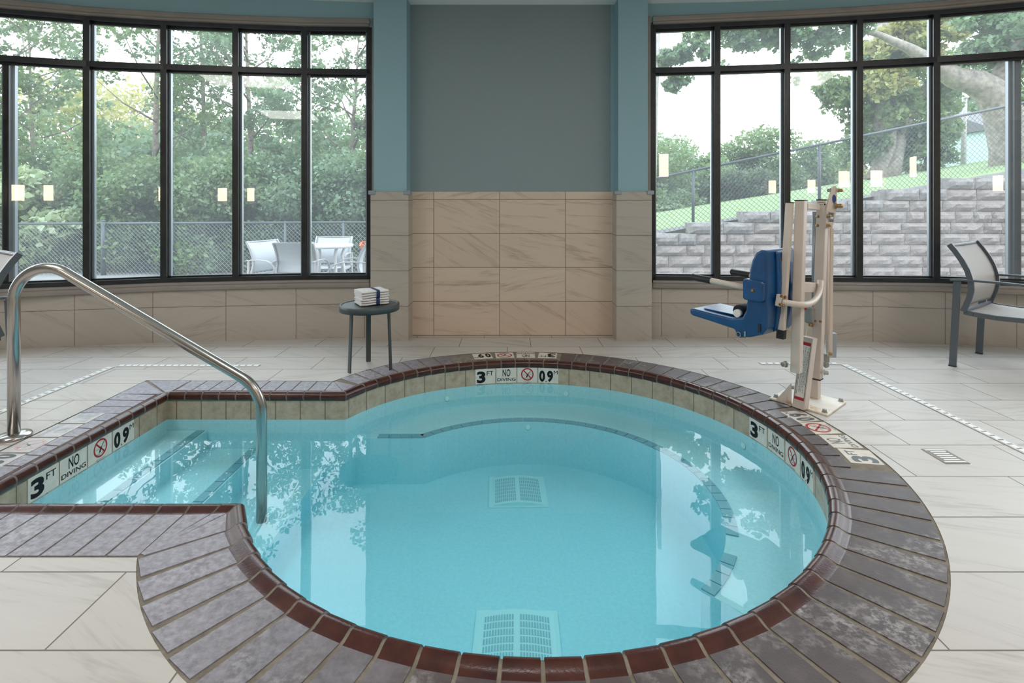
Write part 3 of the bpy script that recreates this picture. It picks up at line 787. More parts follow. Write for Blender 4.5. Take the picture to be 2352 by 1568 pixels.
# ------------------------------------------------------------------ floor drains, pool fittings
def slot_drain(name, label, a, b, w=.045):
    a, b = Vector(a), Vector(b); d = (b - a).normalized(); sd = Vector((d.y, -d.x, 0)); L = (b - a).length
    root = thing(name, label, 'drain', a, 0, 'slot drains in the deck')
    mb = MB(); mb.bar(a + Vector((0, 0, .001)), b + Vector((0, 0, .001)), w + .012, .002); mb.build('channel', M['slot'], root, a)
    mb = MB()
    for s_ in (-1, 1): mb.bar(a + sd * s_ * w * .42 + Vector((0, 0, .003)), b + sd * s_ * w * .42 + Vector((0, 0, .003)), w * .16, .003)
    k = int(L / .05)
    for i in range(k):
        p = a + d * ((i + .5) * L / k); mb.bar(p - sd * w * .4 + Vector((0, 0, .003)), p + sd * w * .4 + Vector((0, 0, .003)), .036, .003)
    mb.build('grating', M['grate'], root, a)
slot_drain('slot_drain', 'white slot drain running along the deck behind the handrail', (-2.96, 2.2, 0), (-2.96, 3.99, 0))
slot_drain('slot_drain', 'white slot drain crossing the deck below the tree-filled window', (-2.93, 4.02, 0), (-1.88, 4.02, 0))
slot_drain('slot_drain', 'white slot drain crossing the deck behind the pool lift', (1.87, 4.075, 0), (2.46, 4.075, 0))
slot_drain('slot_drain', 'long white slot drain running past the pool lift and grey chair', (2.49, 1.8, 0), (2.49, 4.05, 0))
root = thing('floor_grate', 'small slotted grate let into the deck past the flat 3 FT tile', 'drain', (2.065, 2.575, 0))
mb = MB(); mb.box((2.065, 2.575, .001), (.115, .15, .003)); mb.build('recess', M['slot'], root, (2.065, 2.575, 0))
mb = MB()
for i in range(7): mb.box((2.065, 2.575 - .06 + .02 * i, .003), (.075 if i not in (0, 6) else .1, .011, .003))
mb.build('grate_bars', M['grate'], root, (2.065, 2.575, 0))
def main_drain(label, c, s, rz):
    root = thing('main_drain_cover', label, 'drain cover', c, rz, 'drain covers on the pool floor')
    mb = MB()
    prof = lambda x: .006 + .020 * (1 - (x / (s / 2)) ** 2)
    n_ = 10
    for i in range(n_):
        x0, x1 = -s / 2 + s * i / n_, -s / 2 + s * (i + 1) / n_
        mb.add([(x0, -s / 2, prof(x0)), (x1, -s / 2, prof(x1)), (x1, s / 2, prof(x1)), (x0, s / 2, prof(x0))], [(0, 1, 2, 3)], 0, True)
        for yy, o_ in ((-s / 2, 1), (s / 2, -1)): mb.add([(x0, yy, 0), (x1, yy, 0), (x1, yy, prof(x1)), (x0, yy, prof(x0))], [(0, 1, 2, 3)[::o_]])
    mb.box((0, 0, .003), (s + .035, s + .035, .006))
    mb.build('cover', M['pvc'], root)
    sl = MB()
    for r_ in range(7):
        y0 = -s / 2 + .022 + r_ * (s - .044) / 7; y1 = y0 + (s - .044) / 7 - .009
        for c_ in range(24):
            x = -s / 2 + .02 + (c_ + .5) * (s - .04) / 24
            if abs(x) < .008: continue
            hw = (s - .04) / 24 * .29
            sl.add([(x - hw, y0, prof(x) + .0012), (x + hw, y0, prof(x) + .0012), (x + hw, y1, prof(x) + .0012), (x - hw, y1, prof(x) + .0012)], [(0, 1, 2, 3)])
    sl.build('slots', M['pvc_dark'], root)
main_drain('pale slotted drain cover on the pool floor, the farther of two', (.035, 3.42, ZF), .325, .03)
main_drain('pale slotted drain cover on the pool floor, half hidden by the near coping', (.02, 2.235, ZF), .325, -.01)
def inlet(label, p, nrm):
    mb = MB(); mb.lathe((0, 0, 0), [(.0, .004), (.013, .004), (.018, .003), (.021, 0)][::-1], 20, 0, nrm)
    o = mb.build('return_inlet', M['pvc']); o.location = p
    tag(o, label, 'inlet', 'return inlets in the pool wall')
for lab, t_, z in (('round white inlet under the water below the far 0.9 M tile', 76, -.235), ('round white inlet under the water near the side table', 116, -.24), ('round white inlet under the water by the lift tiles', 17, -.24)):
    n_ = pol(t_, 1) - PC; inlet(lab, PC + n_ * (rin(t_ + 360) + .012) + Vector((0, 0, z)), -n_)
n_ = pol(89, 1) - PC; inlet('round white inlet on the face of the underwater seat ledge', PC + n_ * (BR - .001) + Vector((0, 0, -.36)), -n_)

# ------------------------------------------------------------------ stainless handrail
def fillet(P, rad, n=14):
    P = [Vector(p) for p in P]; out = [P[0]]
    for i in range(1, len(P) - 1):
        a, b, c = P[i - 1], P[i], P[i + 1]; u, v = (a - b).normalized(), (c - b).normalized()
        for k in range(n + 1):
            s_ = k / n; p0, p2 = b + u * rad[i - 1], b + v * rad[i - 1]
            # circular-like arc through a rational quadratic
            w = math.sin(math.acos(max(-1, min(1, u.dot(v)))) / 2)
            den = (1 - s_) ** 2 + 2 * w * s_ * (1 - s_) + s_ ** 2
            out.append((p0 * (1 - s_) ** 2 + b * 2 * w * s_ * (1 - s_) + p2 * s_ ** 2) / den)
    out.append(P[-1]); return out
A = at(32, 1003, 0); B = atd(32, 556, 2.79); C_ = atd(601, 893, 2.87); D_ = Vector((C_.x, C_.y, -.58))
A.y = B.y; A.x = B.x
root = thing('handrail', 'bent stainless steel handrail stepping down into the entry bay', 'handrail', A)
mb = MB(); path = fillet([A, B, C_, D_], [.30, .13], 20); mb.tube(path, .0268, 24); mb.build('rail', M['steel'], root, A)
mb = MB(); mb.lathe(A, [(.074, 0), (.076, .006), (.070, .016), (.040, .022), (.029, .024)], 36); mb.build('base_flange', M['steel'], root, A)

# ------------------------------------------------------------------ pool lift
def bolt(mb, p, ax, r, h, mi=0):
    ax = Vector(ax).normalized(); mb.lathe(p, [(r * 1.35, 0), (r * 1.35, h * .2), (r, h * .2), (r, h * .8), (r * .8, h)], 6 if r > .006 else 10, mi, ax, False)
LO = Vector((1.80, 3.30, 0))
lift = thing('pool_lift', 'white pool lift with a blue seat bolted to the deck', 'pool lift', LO)
def lp(mb, name, mat, bevel=0., parent=None, label=None):
    o = mb.build(name, mat, parent or lift, LO, bevel)
    if label: o['label'] = label
    return o
cl, cf, cr = at(1767, 917), at(1902, 957), at(1944, 926); cb = cl + cr - cf
mb = MB(); mb.prism([(p.x, p.y) for p in (cl, cf, cr, cb)], (0, 0, .0), (1, 0, 0), (0, 1, 0), (0, 0, 1), .012); plate = lp(mb, 'base_plate', M['rust_white'], .004)
for q in (cl * .86 + cr * .07 + cb * .07, cf * .84 + (cl + cr) * .08, cr * .86 + cf * .07 + cb * .07, cb * .84 + (cl + cr) * .08):
    mb = MB(); bolt(mb, Vector((q.x, q.y, .012)), (0, 0, 1), .013, .018); lp(mb, 'anchor_bolt', M['zinc'], 0, plate)
EX = (cr - cf).normalized(); EY = Vector((-EX.y, EX.x, 0))     # plate axes
def sqtube(name, a, b, w, d, bevel=.004, mat=None, yaw=None):
    mb = MB(); dirv = (Vector(b) - Vector(a)).normalized()
    mb.bar(a, b, w, d, yaw or EY); return lp(mb, name, mat or M['white_metal'], bevel)
p1a, p1b = atd(1876, 868, 3.25), atd(1890, 460, 3.25)
m1 = sqtube('mast', p1a, p1b, .053, .053)
mb = MB(); mb.bar(p1b, p1b + Vector((0, 0, .006)), .055, .055, EY); lp(mb, 'end_cap', M['black_rubber'], 0, m1)
mb = MB(); mb.bar(p1a - Vector((0, 0, .006)), p1a, .055, .055, EY); lp(mb, 'end_cap', M['black_rubber'], 0, m1)
st_a, st_b = at(1870, 916, .012), atd(1870, 850, 3.33)
sqtube('mast_foot', at(1872, 913, .012), Vector((at(1872, 913, .012).x, at(1872, 913, .012).y, .24)), .05, .05, .003)
p2a, p2b = atd(1829, 855, 2.955), atd(1840, 461, 2.955)
m2 = sqtube('front_link', p2a, p2b, .049, .049)
mb = MB(); mb.bar(p2b, p2b + Vector((0, 0, .005)), .051, .051, EY); lp(mb, 'end_cap', M['black_rubber'], 0, m2)
sa, sb = atd(1794, 777, 2.93), atd(1814, 466, 2.93)
arm = sqtube('seat_post', sa, sb, .034, .034, .003)
mb = MB(); mb.bar(sa - Vector((0, 0, .0)), sa + (sb - sa) * .065, .038, .038, EY); lp(mb, 'end_cap', M['black_rubber'], 0, arm)
mb = MB(); mb.bar(sb, sb + (sb - sa).normalized() * .005, .036, .036, EY); lp(mb, 'end_cap', M['black_rubber'], 0, arm)
# front strut with the warning label
fa, fb = atd(1838, 936, 3.155), atd(1859, 774, 3.17)
strut = sqtube('front_strut', fa, fb, .072, .066, .003)
ax = (fb - fa).normalized()
sx = Vector((-EY.x, -EY.y, 0)); side = ax.cross(EY).normalized()   # visible face normal
R_ = None
sd_ = ax.cross(EY).normalized(); uu = sd_.cross(ax)
face_n = min((sd_, -sd_, uu, -uu), key=lambda v: v.dot(Vector((.25, 1, 0))) + .2 * abs(v.z) + (0 if v.x < 0 else .05))
half = .036 if abs(face_n.dot(sd_)) > .5 else .033
wv = ax.cross(face_n).normalized()
if wv.x < 0: wv = -wv
o0 = (fa + fb) / 2 + face_n * (half + .0008); LL = (fb - fa).length
def on_label(mb, u0, u1, v0, v1, lift_=0.):     # u along the strut (0 bottom .. 1 top), v across (-1 .. 1)
    q = [o0 + ax * (LL * (u - .5)) + wv * (v * .026) + face_n * lift_ for u, v in ((u0, v0), (u0, v1), (u1, v1), (u1, v0))]
    mb.add(q + [p - face_n * .0006 for p in q], [(0, 1, 2, 3), (3, 2, 1, 0)]) if False else mb.add(q, [(0, 1, 2, 3)])
mb = MB(); on_label(mb, .12, .93, -1, 1); lab = lp(mb, 'warning_label', M['label_white'], 0, strut, 'white warning label with red ends')
mb = MB(); on_label(mb, .12, .16, -1, 1, .0004); on_label(mb, .885, .93, -1, 1, .0004); lp(mb, 'red_end', M['red'], 0, strut)
mb = MB(); on_label(mb, .12, .93, -1, -.93, .0006); on_label(mb, .12, .93, .93, 1, .0006)
Vt, Ft = text2d("READ OWNER'S MANUAL BEFORE OPERATING LIFT", .004)
mb.add([o0 + ax * (LL * (.20 + .62 * p[0] - .5)) + wv * ((-.62 - .24 * p[1]) * .026) + face_n * .0006 for p in Vt], Ft)
for k_, (v0, u0, u1) in enumerate(((-.38, .24, .80), (-.18, .22, .66), (.05, .24, .84), (.26, .30, .72), (.48, .22, .80), (.70, .34, .86))):
    u = u0
    while u < u1: du = random.uniform(.015, .04); on_label(mb, u, u + du, v0, v0 + .06, .0006); u += du + .008
lp(mb, 'label_lettering', M['ink'], 0, strut)
# gusset
g0, g1, g2 = at(1776, 915, .012), at(1822, 935, .012), atd(1830, 878, 3.2)
gd = (g1 - g0).normalized(); gn = Vector((gd.y, -gd.x, 0)).normalized()
mb = MB(); L_ = (g2 - g0).dot(gd)
mb.prism([(0.02, 0), (L_, 0), (L_, g2.z - .012)], g0, gd, (0, 0, 1), gn, -.008); lp(mb, 'gusset', M['rust_white'], .002)
# curved arm from the mast to the seat
def cpath(L, d0, d1):
    return [atd(1550 + x / 2.613, 400 + y / 2.613, d) for (x, y), d in zip(L, d0)]
mb = MB(); mb.tube(cpath([(640, 764), (668, 770), (700, 776), (740, 782), (775, 783), (805, 778), (832, 764), (852, 742), (866, 712), (872, 680), (874, 640)], [2.885, 2.885, 2.89, 2.895, 2.91, 2.96, 3.03, 3.09, 3.14, 3.17, 3.19], 0), .0165, 14); lp(mb, 'curved_arm', M['white_metal'])
mb = MB(); mb.bar(atd(1792, 676, 2.895), atd(1788, 703, 2.895), .028, .03, EY); br = lp(mb, 'arm_bracket', M['white_metal'], .004)
for x, y in ((1795, 680), (1803, 682), (1792, 699), (1797, 700)):
    mb = MB(); bolt(mb, atd(x, y, 2.88), (0, -1, 0), .007, .014); lp(mb, 'bolt', M['brass'], 0, br)
mb = MB(); mb.bar(atd(1840, 659, 2.98), atd(1872, 660, 3.22), .03, .056); lp(mb, 'link_tube', M['white_metal'], .004)
mb = MB(); mb.bar(atd(1849, 473, 2.98), atd(1878, 476, 3.22), .03, .034); lp(mb, 'upper_link', M['white_metal'], .004)
mb = MB(); mb.cyl(atd(1870, 706, 3.30), atd(1871, 486, 3.30), .014, 16); act = lp(mb, 'actuator', M['alu'])
mb = MB(); mb.bar(atd(1860, 742, 3.27), atd(1860, 703, 3.27), .05, .05, EY); lp(mb, 'actuator_motor', M['motor'], .012, act)
mb = MB(); mb.bar(atd(1851, 711, 3.245), atd(1849, 706, 3.245), .012, .012, EY); lp(mb, 'red_button', M['red'], .002, act)
mb = MB(); mb.tube([atd(1857, 742, 3.27), atd(1853, 756, 3.28), atd(1850, 775, 3.28), atd(1849, 800, 3.27)], .003, 8); lp(mb, 'cable', M['label_white'], 0, act)
# lever plate at the top right
def poly_at(L, d, th, back=(0, 1, 0)):
    a = [atd(1550 + x / 2.613, 400 + y / 2.613, d) for x, y in L]; n_ = len(a); bk_ = Vector(back)
    return a + [p + bk_ * th for p in a], [tuple(range(n_))[::-1], tuple(range(n_, 2 * n_))] + [(i, (i + 1) % n_, n_ + (i + 1) % n_, n_ + i) for i in range(n_)]
DL = 3.205
mb = MB(); v_, f_ = poly_at([(955, 70), (966, 69), (974, 84), (972, 200), (962, 262), (946, 326), (908, 326), (906, 300), (912, 200), (930, 130), (945, 80)], DL, .012); mb.add(v_, f_); lev = lp(mb, 'lever_plate', M['white_metal'], .002)
for x, y, s_ in ((975, 97, 1.), (962, 190, 1.35), (910, 250, .8), (908, 306, .8)):
    mb = MB(); p = atd(1550 + x / 2.613, 400 + y / 2.613, DL); bolt(mb, p, (.85, -.5, 0), .011 * s_, .03 * s_); lp(mb, 'bolt', M['brass'], 0, lev)
mb = MB(); p = atd(1550 + 936 / 2.613, 400 + 97 / 2.613, DL + .02); bolt(mb, p, (-1, 0, 0), .010, .02); lp(mb, 'bolt', M['zinc'], 0, lev)
mb = MB(); mr = MB(); c0 = atd(1550 + 957 / 2.613, 400 + 148 / 2.613, DL - .001)
el = lambda rx, rz, dy: [c0 + Vector((rx * math.cos(a), dy, rz * math.sin(a))) for a in np.linspace(0, 2 * PI, 25)[:-1]]
mb.add(el(.0125, .0265, 0), [tuple(range(24))]); lp(mb, 'emblem', M['decal_blue'], 0, lev, 'oval navy emblem with a red and white edge')
for k_ in range(9):
    a = -PI / 2 + PI * (k_ + .5) / 9
    q = c0 + Vector((.0115 * math.cos(a), -.0012, .0245 * math.sin(a))); mr.box(q, (.0035, .0008, .0034))
lp(mr, 'emblem_edge', M['label_white'], 0, lev)
mr = MB()
for k_ in range(9):
    a = -PI / 2 + PI * (k_ + .0) / 9; q = c0 + Vector((.0125 * math.cos(a), -.0014, .026 * math.sin(a))); mr.box(q, (.0028, .0008, .0028))
lp(mr, 'emblem_edge', M['red'], 0, lev)
mb = MB(); v_, f_ = poly_at([(922, 226), (957, 230), (955, 286), (920, 282)], DL - .002, .001); mb.add(v_, f_); pl_ = lp(mb, 'rating_label', M['label_grey'], 0, lev)
mb = MB(); v_, f_ = poly_at([(934, 254), (950, 256), (949, 268), (933, 266)], DL - .0035, .001); mb.add(v_, f_); lp(mb, 'rating_window', M['label_white'], 0, lev)
mb = MB()
for yy in (232, 240, 248, 272, 279):
    v_, f_ = poly_at([(926, yy), (952, yy + 2), (952, yy + 5), (926, yy + 3)], DL - .0035, .001); mb.add(v_, f_)
lp(mb, 'rating_lettering', M['ink'], 0, lev)
mb = MB()
for (x0, x1, yy) in ((858, 900, 168), (857, 888, 181)):
    x = x0
    while x < x1:
        dx = random.uniform(3, 8); v_, f_ = poly_at([(x, yy), (min(x + dx, x1), yy), (min(x + dx, x1), yy + 3), (x, yy + 3)], 3.2, .001); mb.add(v_, f_); x += dx + 1.2
c1 = atd(1550 + 900 / 2.613, 400 + 181 / 2.613, 3.2); mb.add([c1 + Vector((.0055 * math.cos(a), 0, .0055 * math.sin(a))) for a in np.linspace(0, 2 * PI, 17)[:-1]], [tuple(range(16))])
lp(mb, 'mast_lettering', M['ink'], 0, m1)
mb = MB(); mb.cyl(atd(1900, 768, 3.27), atd(1901, 524, 3.27), .0105, 12); lp(mb, 'rear_rod', M['white_metal'])
mb = MB(); mb.bar(atd(1906, 818, 3.30), atd(1909, 524, 3.30), .022, .022); lp(mb, 'rear_rod', M['white_metal'], .003)
mb = MB(); mb.bar(atd(1909, 820, 3.36), atd(1911, 764, 3.36), .03, .05); lp(mb, 'battery_box', M['alu'], .004)
mb = MB(); mb.bar(atd(1898, 830, 3.33), atd(1898, 812, 3.33), .025, .03); mb.lathe(atd(1897, 845, 3.33), [(.004, 0), (.018, .012), (.018, .04), (.010, .045)], 14); lp(mb, 'motor_gland', M['motor'], .003)
for x, y, d, axv, r in ((1873, 737, 3.2, (0, -1, 0), .006), (1884, 738, 3.2, (0, -1, 0), .006), (1892, 855, 3.22, (.9, -.4, 0), .013), (1806, 836, 2.945, (-1, -.1, 0), .014), (1865, 746, 3.24, (-1, -.3, 0), .010), (1903, 812, 3.28, (.9, -.4, 0), .010), (1879, 497, 3.2, (-1, -.4, 0), .008), (1878, 518, 3.2, (-1, -.4, 0), .008)):
    mb = MB(); bolt(mb, atd(x, y, d), axv, r, r * 1.9); lp(mb, 'bolt', M['brass'] if r < .012 else M['zinc'])
# blue seat: profile in (a, z) along the facing axis, swept across the width
SB = Vector((.587, -.81, 0)); SL = Vector((.81, .587, 0)); S0 = Vector((1.09, 3.25, 0)); UP = Vector((0, 0, 1))
Wd = .30
core = [(-.025, .572), (.0, .575), (.14, .566), (.25, .560), (.315, .575), (.338, .62), (.348, .72), (.360, .84), (.374, .90), (.396, .94), (.425, .957), (.452, .957), (.458, .88), (.460, .70), (.462, .60), (.455, .535), (.43, .50), (.36, .472), (.285, .458), (.268, .50), (.20, .508), (.10, .520), (.0, .530), (-.024, .538)]
mb = MB(); mb.prism(core, S0, SB, UP, SL, Wd, 0); seat = lp(mb, 'seat_shell', M['blue_plastic'], .012)
seat.modifiers['bevel'].segments = 3
mb = MB(); mb.prism([(.04, .576), (.05, .579), (.27, .572), (.30, .58), (.26, .566), (.04, .57)], S0 + SL * .05, SB, UP, SL, Wd - .1)
lp(mb, 'seat_pan', M['blue_plastic'], .003, seat)
mb = MB(); mb.prism([(.455, .95), (.475, .94), (.482, .80), (.480, .62), (.468, .53), (.44, .50), (.455, .60)], S0 + SL * .085, SB, UP, SL, Wd - .17); lp(mb, 'back_rib', M['blue_plastic'], .01, seat)
for l0, s_ in ((-.028, 1), (.385, 1)):
    mb = MB(); mb.prism([(.335, .69), (.335, .785), (.345, .795), (.445, .79), (.452, .78), (.452, .69), (.44, .68), (.345, .68)], S0 + SL * l0, SB, UP, SL, .05); ab = lp(mb, 'armrest_block', M['blue_plastic'], .008, seat)
    mb = MB(); bolt(mb, S0 + SL * (l0 - .0 if l0 < 0 else l0 + .05) + SB * .395 + UP * .738, -SL if l0 < 0 else SL, .008, .008); lp(mb, 'bolt', M['brass'], 0, seat)
    lc = S0 + SL * (l0 + .025)
    mb = MB(); mb.tube([lc + SB * .36 + UP * .742, lc + SB * .12 + UP * .758, lc + SB * .10 + UP * .759], .0165, 16); ra = lp(mb, 'armrest_bar', M['white_metal'], 0, seat)
    mb = MB(); mb.tube([lc + SB * .125 + UP * .757, lc + SB * .12 + UP * .758, lc + SB * .0 + UP * .766, lc - SB * .006 + UP * .766], [.0185, .020, .020, .015], 16); lp(mb, 'hand_grip', M['black_rubber'], 0, seat)
mb = MB()
for rr, l0 in ((.034, .10), (.030, .20)):
    c0 = S0 + SB * .262 + UP * .598
    mb.tube([c0 + SL * (l0 - .06), c0 + SL * (l0 - .045), c0 + SL * (l0 + .05), c0 + SL * (l0 + .06)], [rr * .75, rr, rr, rr * .75], 16)
lp(mb, 'seat_belt', M['black_web'], 0, seat)
mb = MB(); mb.tube([S0 + SB * .272 + UP * .588 + SL * .02, S0 + SB * .272 + UP * .588 + SL * .045], [.022, .022], 14); lp(mb, 'belt_end', M['label_white'], 0, seat)
for (a, z, w_, h_, mt) in ((.418, .535, .016, .045, 'black_rubber'), (.335, .487, .010, .028, 'zinc')):
    mb = MB(); mb.prism([(-w_ / 2, -h_ / 2), (w_ / 2, -h_ / 2), (w_ / 2, h_ / 2), (-w_ / 2, h_ / 2)], S0 - SL * .002 + SB * a + UP * z, SB, UP, -SL, .003); lp(mb, 'latch_plate', M[mt], .001, seat)
mb = MB(); c0 = S0 - SL * .006 + SB * .298 + UP * .478
mb.tube([c0 + SB * .013 * math.cos(a) + UP * .013 * math.sin(a) for a in np.linspace(0, 2 * PI, 20)], .0022, 6); lp(mb, 'pull_ring', M['zinc'], 0, seat)
mb = MB(); mb.tube([S0 - SL * .006 + SB * a + UP * z for a, z in ((.285, .476), (.31, .464), (.34, .468), (.345, .48))], .0012, 6); lp(mb, 'lanyard', M['black_rubber'], 0, seat)
for z, l0 in ((.90, .12), (.74, .33)):
    mb = MB(); bolt(mb, S0 + SL * l0 + SB * .47 + UP * z, SB, .009, .012); lp(mb, 'bolt', M['brass'], 0, seat)

# ------------------------------------------------------------------ side table with towels
TCx = Vector((-1.045, 3.965, 0)); TR = .213; TZ = .475
tb = thing('side_table', 'round dark metal side table with three flat legs near the column', 'table', TCx)
mb = MB(); mb.lathe(TCx, [(TR - .012, TZ - .046), (TR, TZ - .046), (TR + .001, TZ - .002), (TR - .003, TZ), (TR - .016, TZ), (TR - .018, TZ - .004)], 64); mb.build('tabletop', M['table_metal'], tb, TCx)
for px_, py_ in ((799, 857), (901, 848), (846, 829)):
    p = at(px_, py_); v = (TCx - p); v.z = 0; v.normalize(); foot = p
    q = foot + v * .012; mb = MB(); mb.bar(q + Vector((0, 0, .004)), q + v * .016 + Vector((0, 0, TZ - .03)), .036, .011, v); lg = mb.build('leg', M['table_metal'], tb, TCx, .002)
    mb = MB(); mb.bar(q, q + Vector((0, 0, .005)), .034, .010, v); mb.build('foot_pad', M['black_rubber'], lg, TCx)
def towel(label, c, rz, z0, hgt, w, d, seed):
    rd = random.Random(seed)
    root = thing('folded_towel', label, 'towel', (c.x, c.y, z0), rz, 'folded towels on the side table')
    mb = MB(); nl = 3; lh = hgt / nl
    for k in range(nl):
        # each fold is a rounded slab
        z = lh * (k + .5); nx, ny = 22, 12; dx = rd.uniform(-.003, .003)
        prof = []
        vs, fs = [], []
        for i in range(nx + 1):
            u = i / nx; x = -w / 2 + w * u + dx
            ring = []
            for j in range(24):
                a = 2 * PI * j / 24; ca, sa_ = math.cos(a), math.sin(a)
                yy = math.copysign(abs(ca) ** .35, ca) * d / 2; zz = math.copysign(abs(sa_) ** .6, sa_) * lh * .52
                e_ = min(u, 1 - u); yy *= 1 - .04 * max(0, .06 - e_) / .06; zz *= .75 + .25 * min(1, e_ / .04)
                ring.append((x, yy + rd.uniform(-.0012, .0012), z + zz + .002 * math.sin(9 * u + 5 * ca + seed)))
            vs += ring
        for i in range(nx):
            for j in range(24): fs.append((i * 24 + j, i * 24 + (j + 1) % 24, (i + 1) * 24 + (j + 1) % 24, (i + 1) * 24 + j))
        fs += [tuple(range(23, -1, -1)), tuple(nx * 24 + j for j in range(24))]
        mb.add(vs, fs, 0, [True] * (len(fs) - 2) + [False, False])
    mb.build('cloth', M['terry'], root)
    mb = MB(); n_ = 40; vs = []
    for j in range(n_):
        a = 2 * PI * j / n_; ca, sa_ = math.cos(a), math.sin(a)
        yy = math.copysign(abs(ca) ** .3, ca) * (d / 2 + .003); zz = hgt / 2 + math.copysign(abs(sa_) ** .3, sa_) * (hgt / 2 + .003)
        zz = max(zz, .0012)
        vs += [(.004, yy, zz), (.030, yy, zz)]
    mb.add(vs, [(2 * j, 2 * j + 1, (2 * j + 3) % (2 * n_), (2 * j + 2) % (2 * n_)) for j in range(n_)], 0, True)
    mb.build('band', M['navy'], root, None)
    return root
tc = TCx + Vector((.012, .01, 0))
towel('lower folded white towel with a navy band, resting on the side table', tc, .56, TZ, .050, .205, .185, 1)
towel('upper folded white towel with a navy band, topmost of the two', tc + Vector((-.002, .004, 0)), .60, TZ + .051, .052, .203, .182, 2)

# ------------------------------------------------------------------ sling chairs
def sling_chair(name, label, loc, rz, frame, slingm, curved, group, sc=1.0):
    root = thing(name, label, 'chair', loc, rz, group); root.scale = (sc, sc, sc)
    W = .30
    back = [(-.020, .905), (.018, .852), (.055, .79), (.087, .72), (.106, .65), (.110, .58), (.098, .52), (.077, .455), (.065, .42)]
    seatp = [(.065, .425), (.12, .418), (.25, .412), (.40, .418), (.50, .428)]
    for s_ in (-1, 1):
        x = s_ * W
        mb = MB()
        for a, b in zip(back[:-1], back[1:]): mb.bar((x, a[0], a[1]), (x, b[0] + (b[0] - a[0]) * .06, b[1] + (b[1] - a[1]) * .06), .022, .036, (0, 1, .2))
        mb.build('back_rail', frame, root, None, .003)
        mb = MB(); mb.bar((x, -.0, .0), (x + 0, .028, .635), .022, .044, (0, 1, 0)); lg = mb.build('leg', frame, root, None, .003)
        mb = MB(); mb.box((x, .0, .004), (.024, .046, .008)); mb.build('foot_pad', M['black_rubber'], lg)
        if not curved:
            mb = MB(); mb.bar((x, .53, .0), (x, .50, .64), .022, .044, (0, 1, 0)); lg = mb.build('leg', frame, root, None, .003)
            mb = MB(); mb.box((x, .53, .004), (.024, .046, .008)); mb.build('foot_pad', M['black_rubber'], lg)
            pts = [(-.012, .64), (.05, .648), (.25, .652), (.42, .648), (.49, .640), (.53, .622)]
        else:
            pts = [(-.02, .625), (.06, .632), (.20, .640), (.34, .635), (.44, .60), (.505, .53), (.535, .43), (.55, .2), (.56, .0)]
        mb = MB()
        for a, b in zip(pts[:-1], pts[1:]): mb.bar((x, a[0], a[1]), (x, b[0] + (b[0] - a[0]) * .04, b[1] + (b[1] - a[1]) * .04), .040 if not curved else .034, .016)
        mb.build('armrest', frame, root, None, .004)
        mb = MB()
        for a, b in zip(seatp[:-1], seatp[1:]): mb.bar((x * .97, a[0], a[1] - .012), (x * .97, b[0], b[1] - .012), .022, .034)
        mb.build('seat_rail', frame, root, None, .003)
    for y_, z_, w_ in ((.072, .425, .022), (.49, .40, .022), (-.016, .895, .014)):
        mb = MB(); mb.bar((-W, y_, z_), (W, y_, z_), w_, w_); mb.build('cross_bar', frame, root, None, .003)
    def web(nm, L, bow):
        mb = MB(); n_ = 8; m = len(L); vs = []; uv = []
        fine = [(np.interp(k, range(m), [p[0] for p in L]), np.interp(k, range(m), [p[1] for p in L])) for k in np.linspace(0, m - 1, 21)]
        for i, (y, z) in enumerate(fine):
            for j in range(n_ + 1):
                x = -W + 2 * W * j / n_; b_ = bow * (1 - (x / W) ** 2)
                vs.append((x, y - b_ * (1 if nm == 'back_sling' else 0), z - b_ * (0 if nm == 'back_sling' else 1))); uv.append((x, i * .025))
        q = n_ + 1
        fs = [(i * q + j, i * q + j + 1, (i + 1) * q + j + 1, (i + 1) * q + j) for i in range(20) for j in range(n_)]
        mb.add(vs, fs, 0, True, uv); o = mb.build(nm, slingm, root)
        so = o.modifiers.new('thick', 'SOLIDIFY'); so.thickness = .003
    web('back_sling', back[:-1], .012); web('seat_sling', seatp, .012)
    return root
def facing(fx, fy): return math.atan2(-fx, fy)
Pr = Vector((3.274, 4.011, 0)); Lr = Vector((.82, .57, 0))
c = Pr + Lr * .30
sling_chair('sling_chair', 'grey framed chair with taupe mesh seat under the window beside the retaining wall view', c, facing(.57, -.82), M['chair_frame'], M['sling'], False, 'grey chairs on the pool deck')
Pl = Vector((-2.99, 3.25, 0)); c = Pl + Vector((-.82, .57, 0)) * .30
sling_chair('sling_chair', 'grey framed chair with taupe mesh, mostly cut off beside the handrail post', c, facing(-.57, -.82), M['chair_frame'], M['sling'], False, 'grey chairs on the pool deck')
ZP = -.10
def gp(px, d): return Vector(((px - 1176) / FPX * d, d, ZP))
PG = 'white patio chairs around the patio table'
sling_chair('patio_chair', 'white mesh patio chair in profile facing the table from the fence side', gp(604, 7.35), facing(.88, -.30), M['chair_patio'], M['sling_white'], True, PG, .9)
sling_chair('patio_chair', 'white mesh patio chair seen from its back, nearest the glass', gp(674, 6.95), facing(.10, 1.), M['chair_patio'], M['sling_white'], True, PG, .9)
sling_chair('patio_chair', 'white mesh patio chair facing the glass from behind the table', gp(768, 8.25), facing(0, -1.), M['chair_patio'], M['sling_white'], True, PG, .9)
sling_chair('patio_chair', 'white mesh patio chair beside the table, partly hidden by the column', gp(846, 7.1), facing(-.95, -.15), M['chair_patio'], M['sling_white'], True, PG, .9)
sling_chair('patio_chair', 'white mesh patio chair peeking out in front of the retaining wall', gp(1470, 6.9), facing(-.8, -.45), M['chair_patio'], M['sling_white'], True, 'patio chair by the retaining wall', .9)
tp = gp(752, 7.62); tt = thing('patio_table', 'round white patio table among the white mesh chairs', 'table', tp)
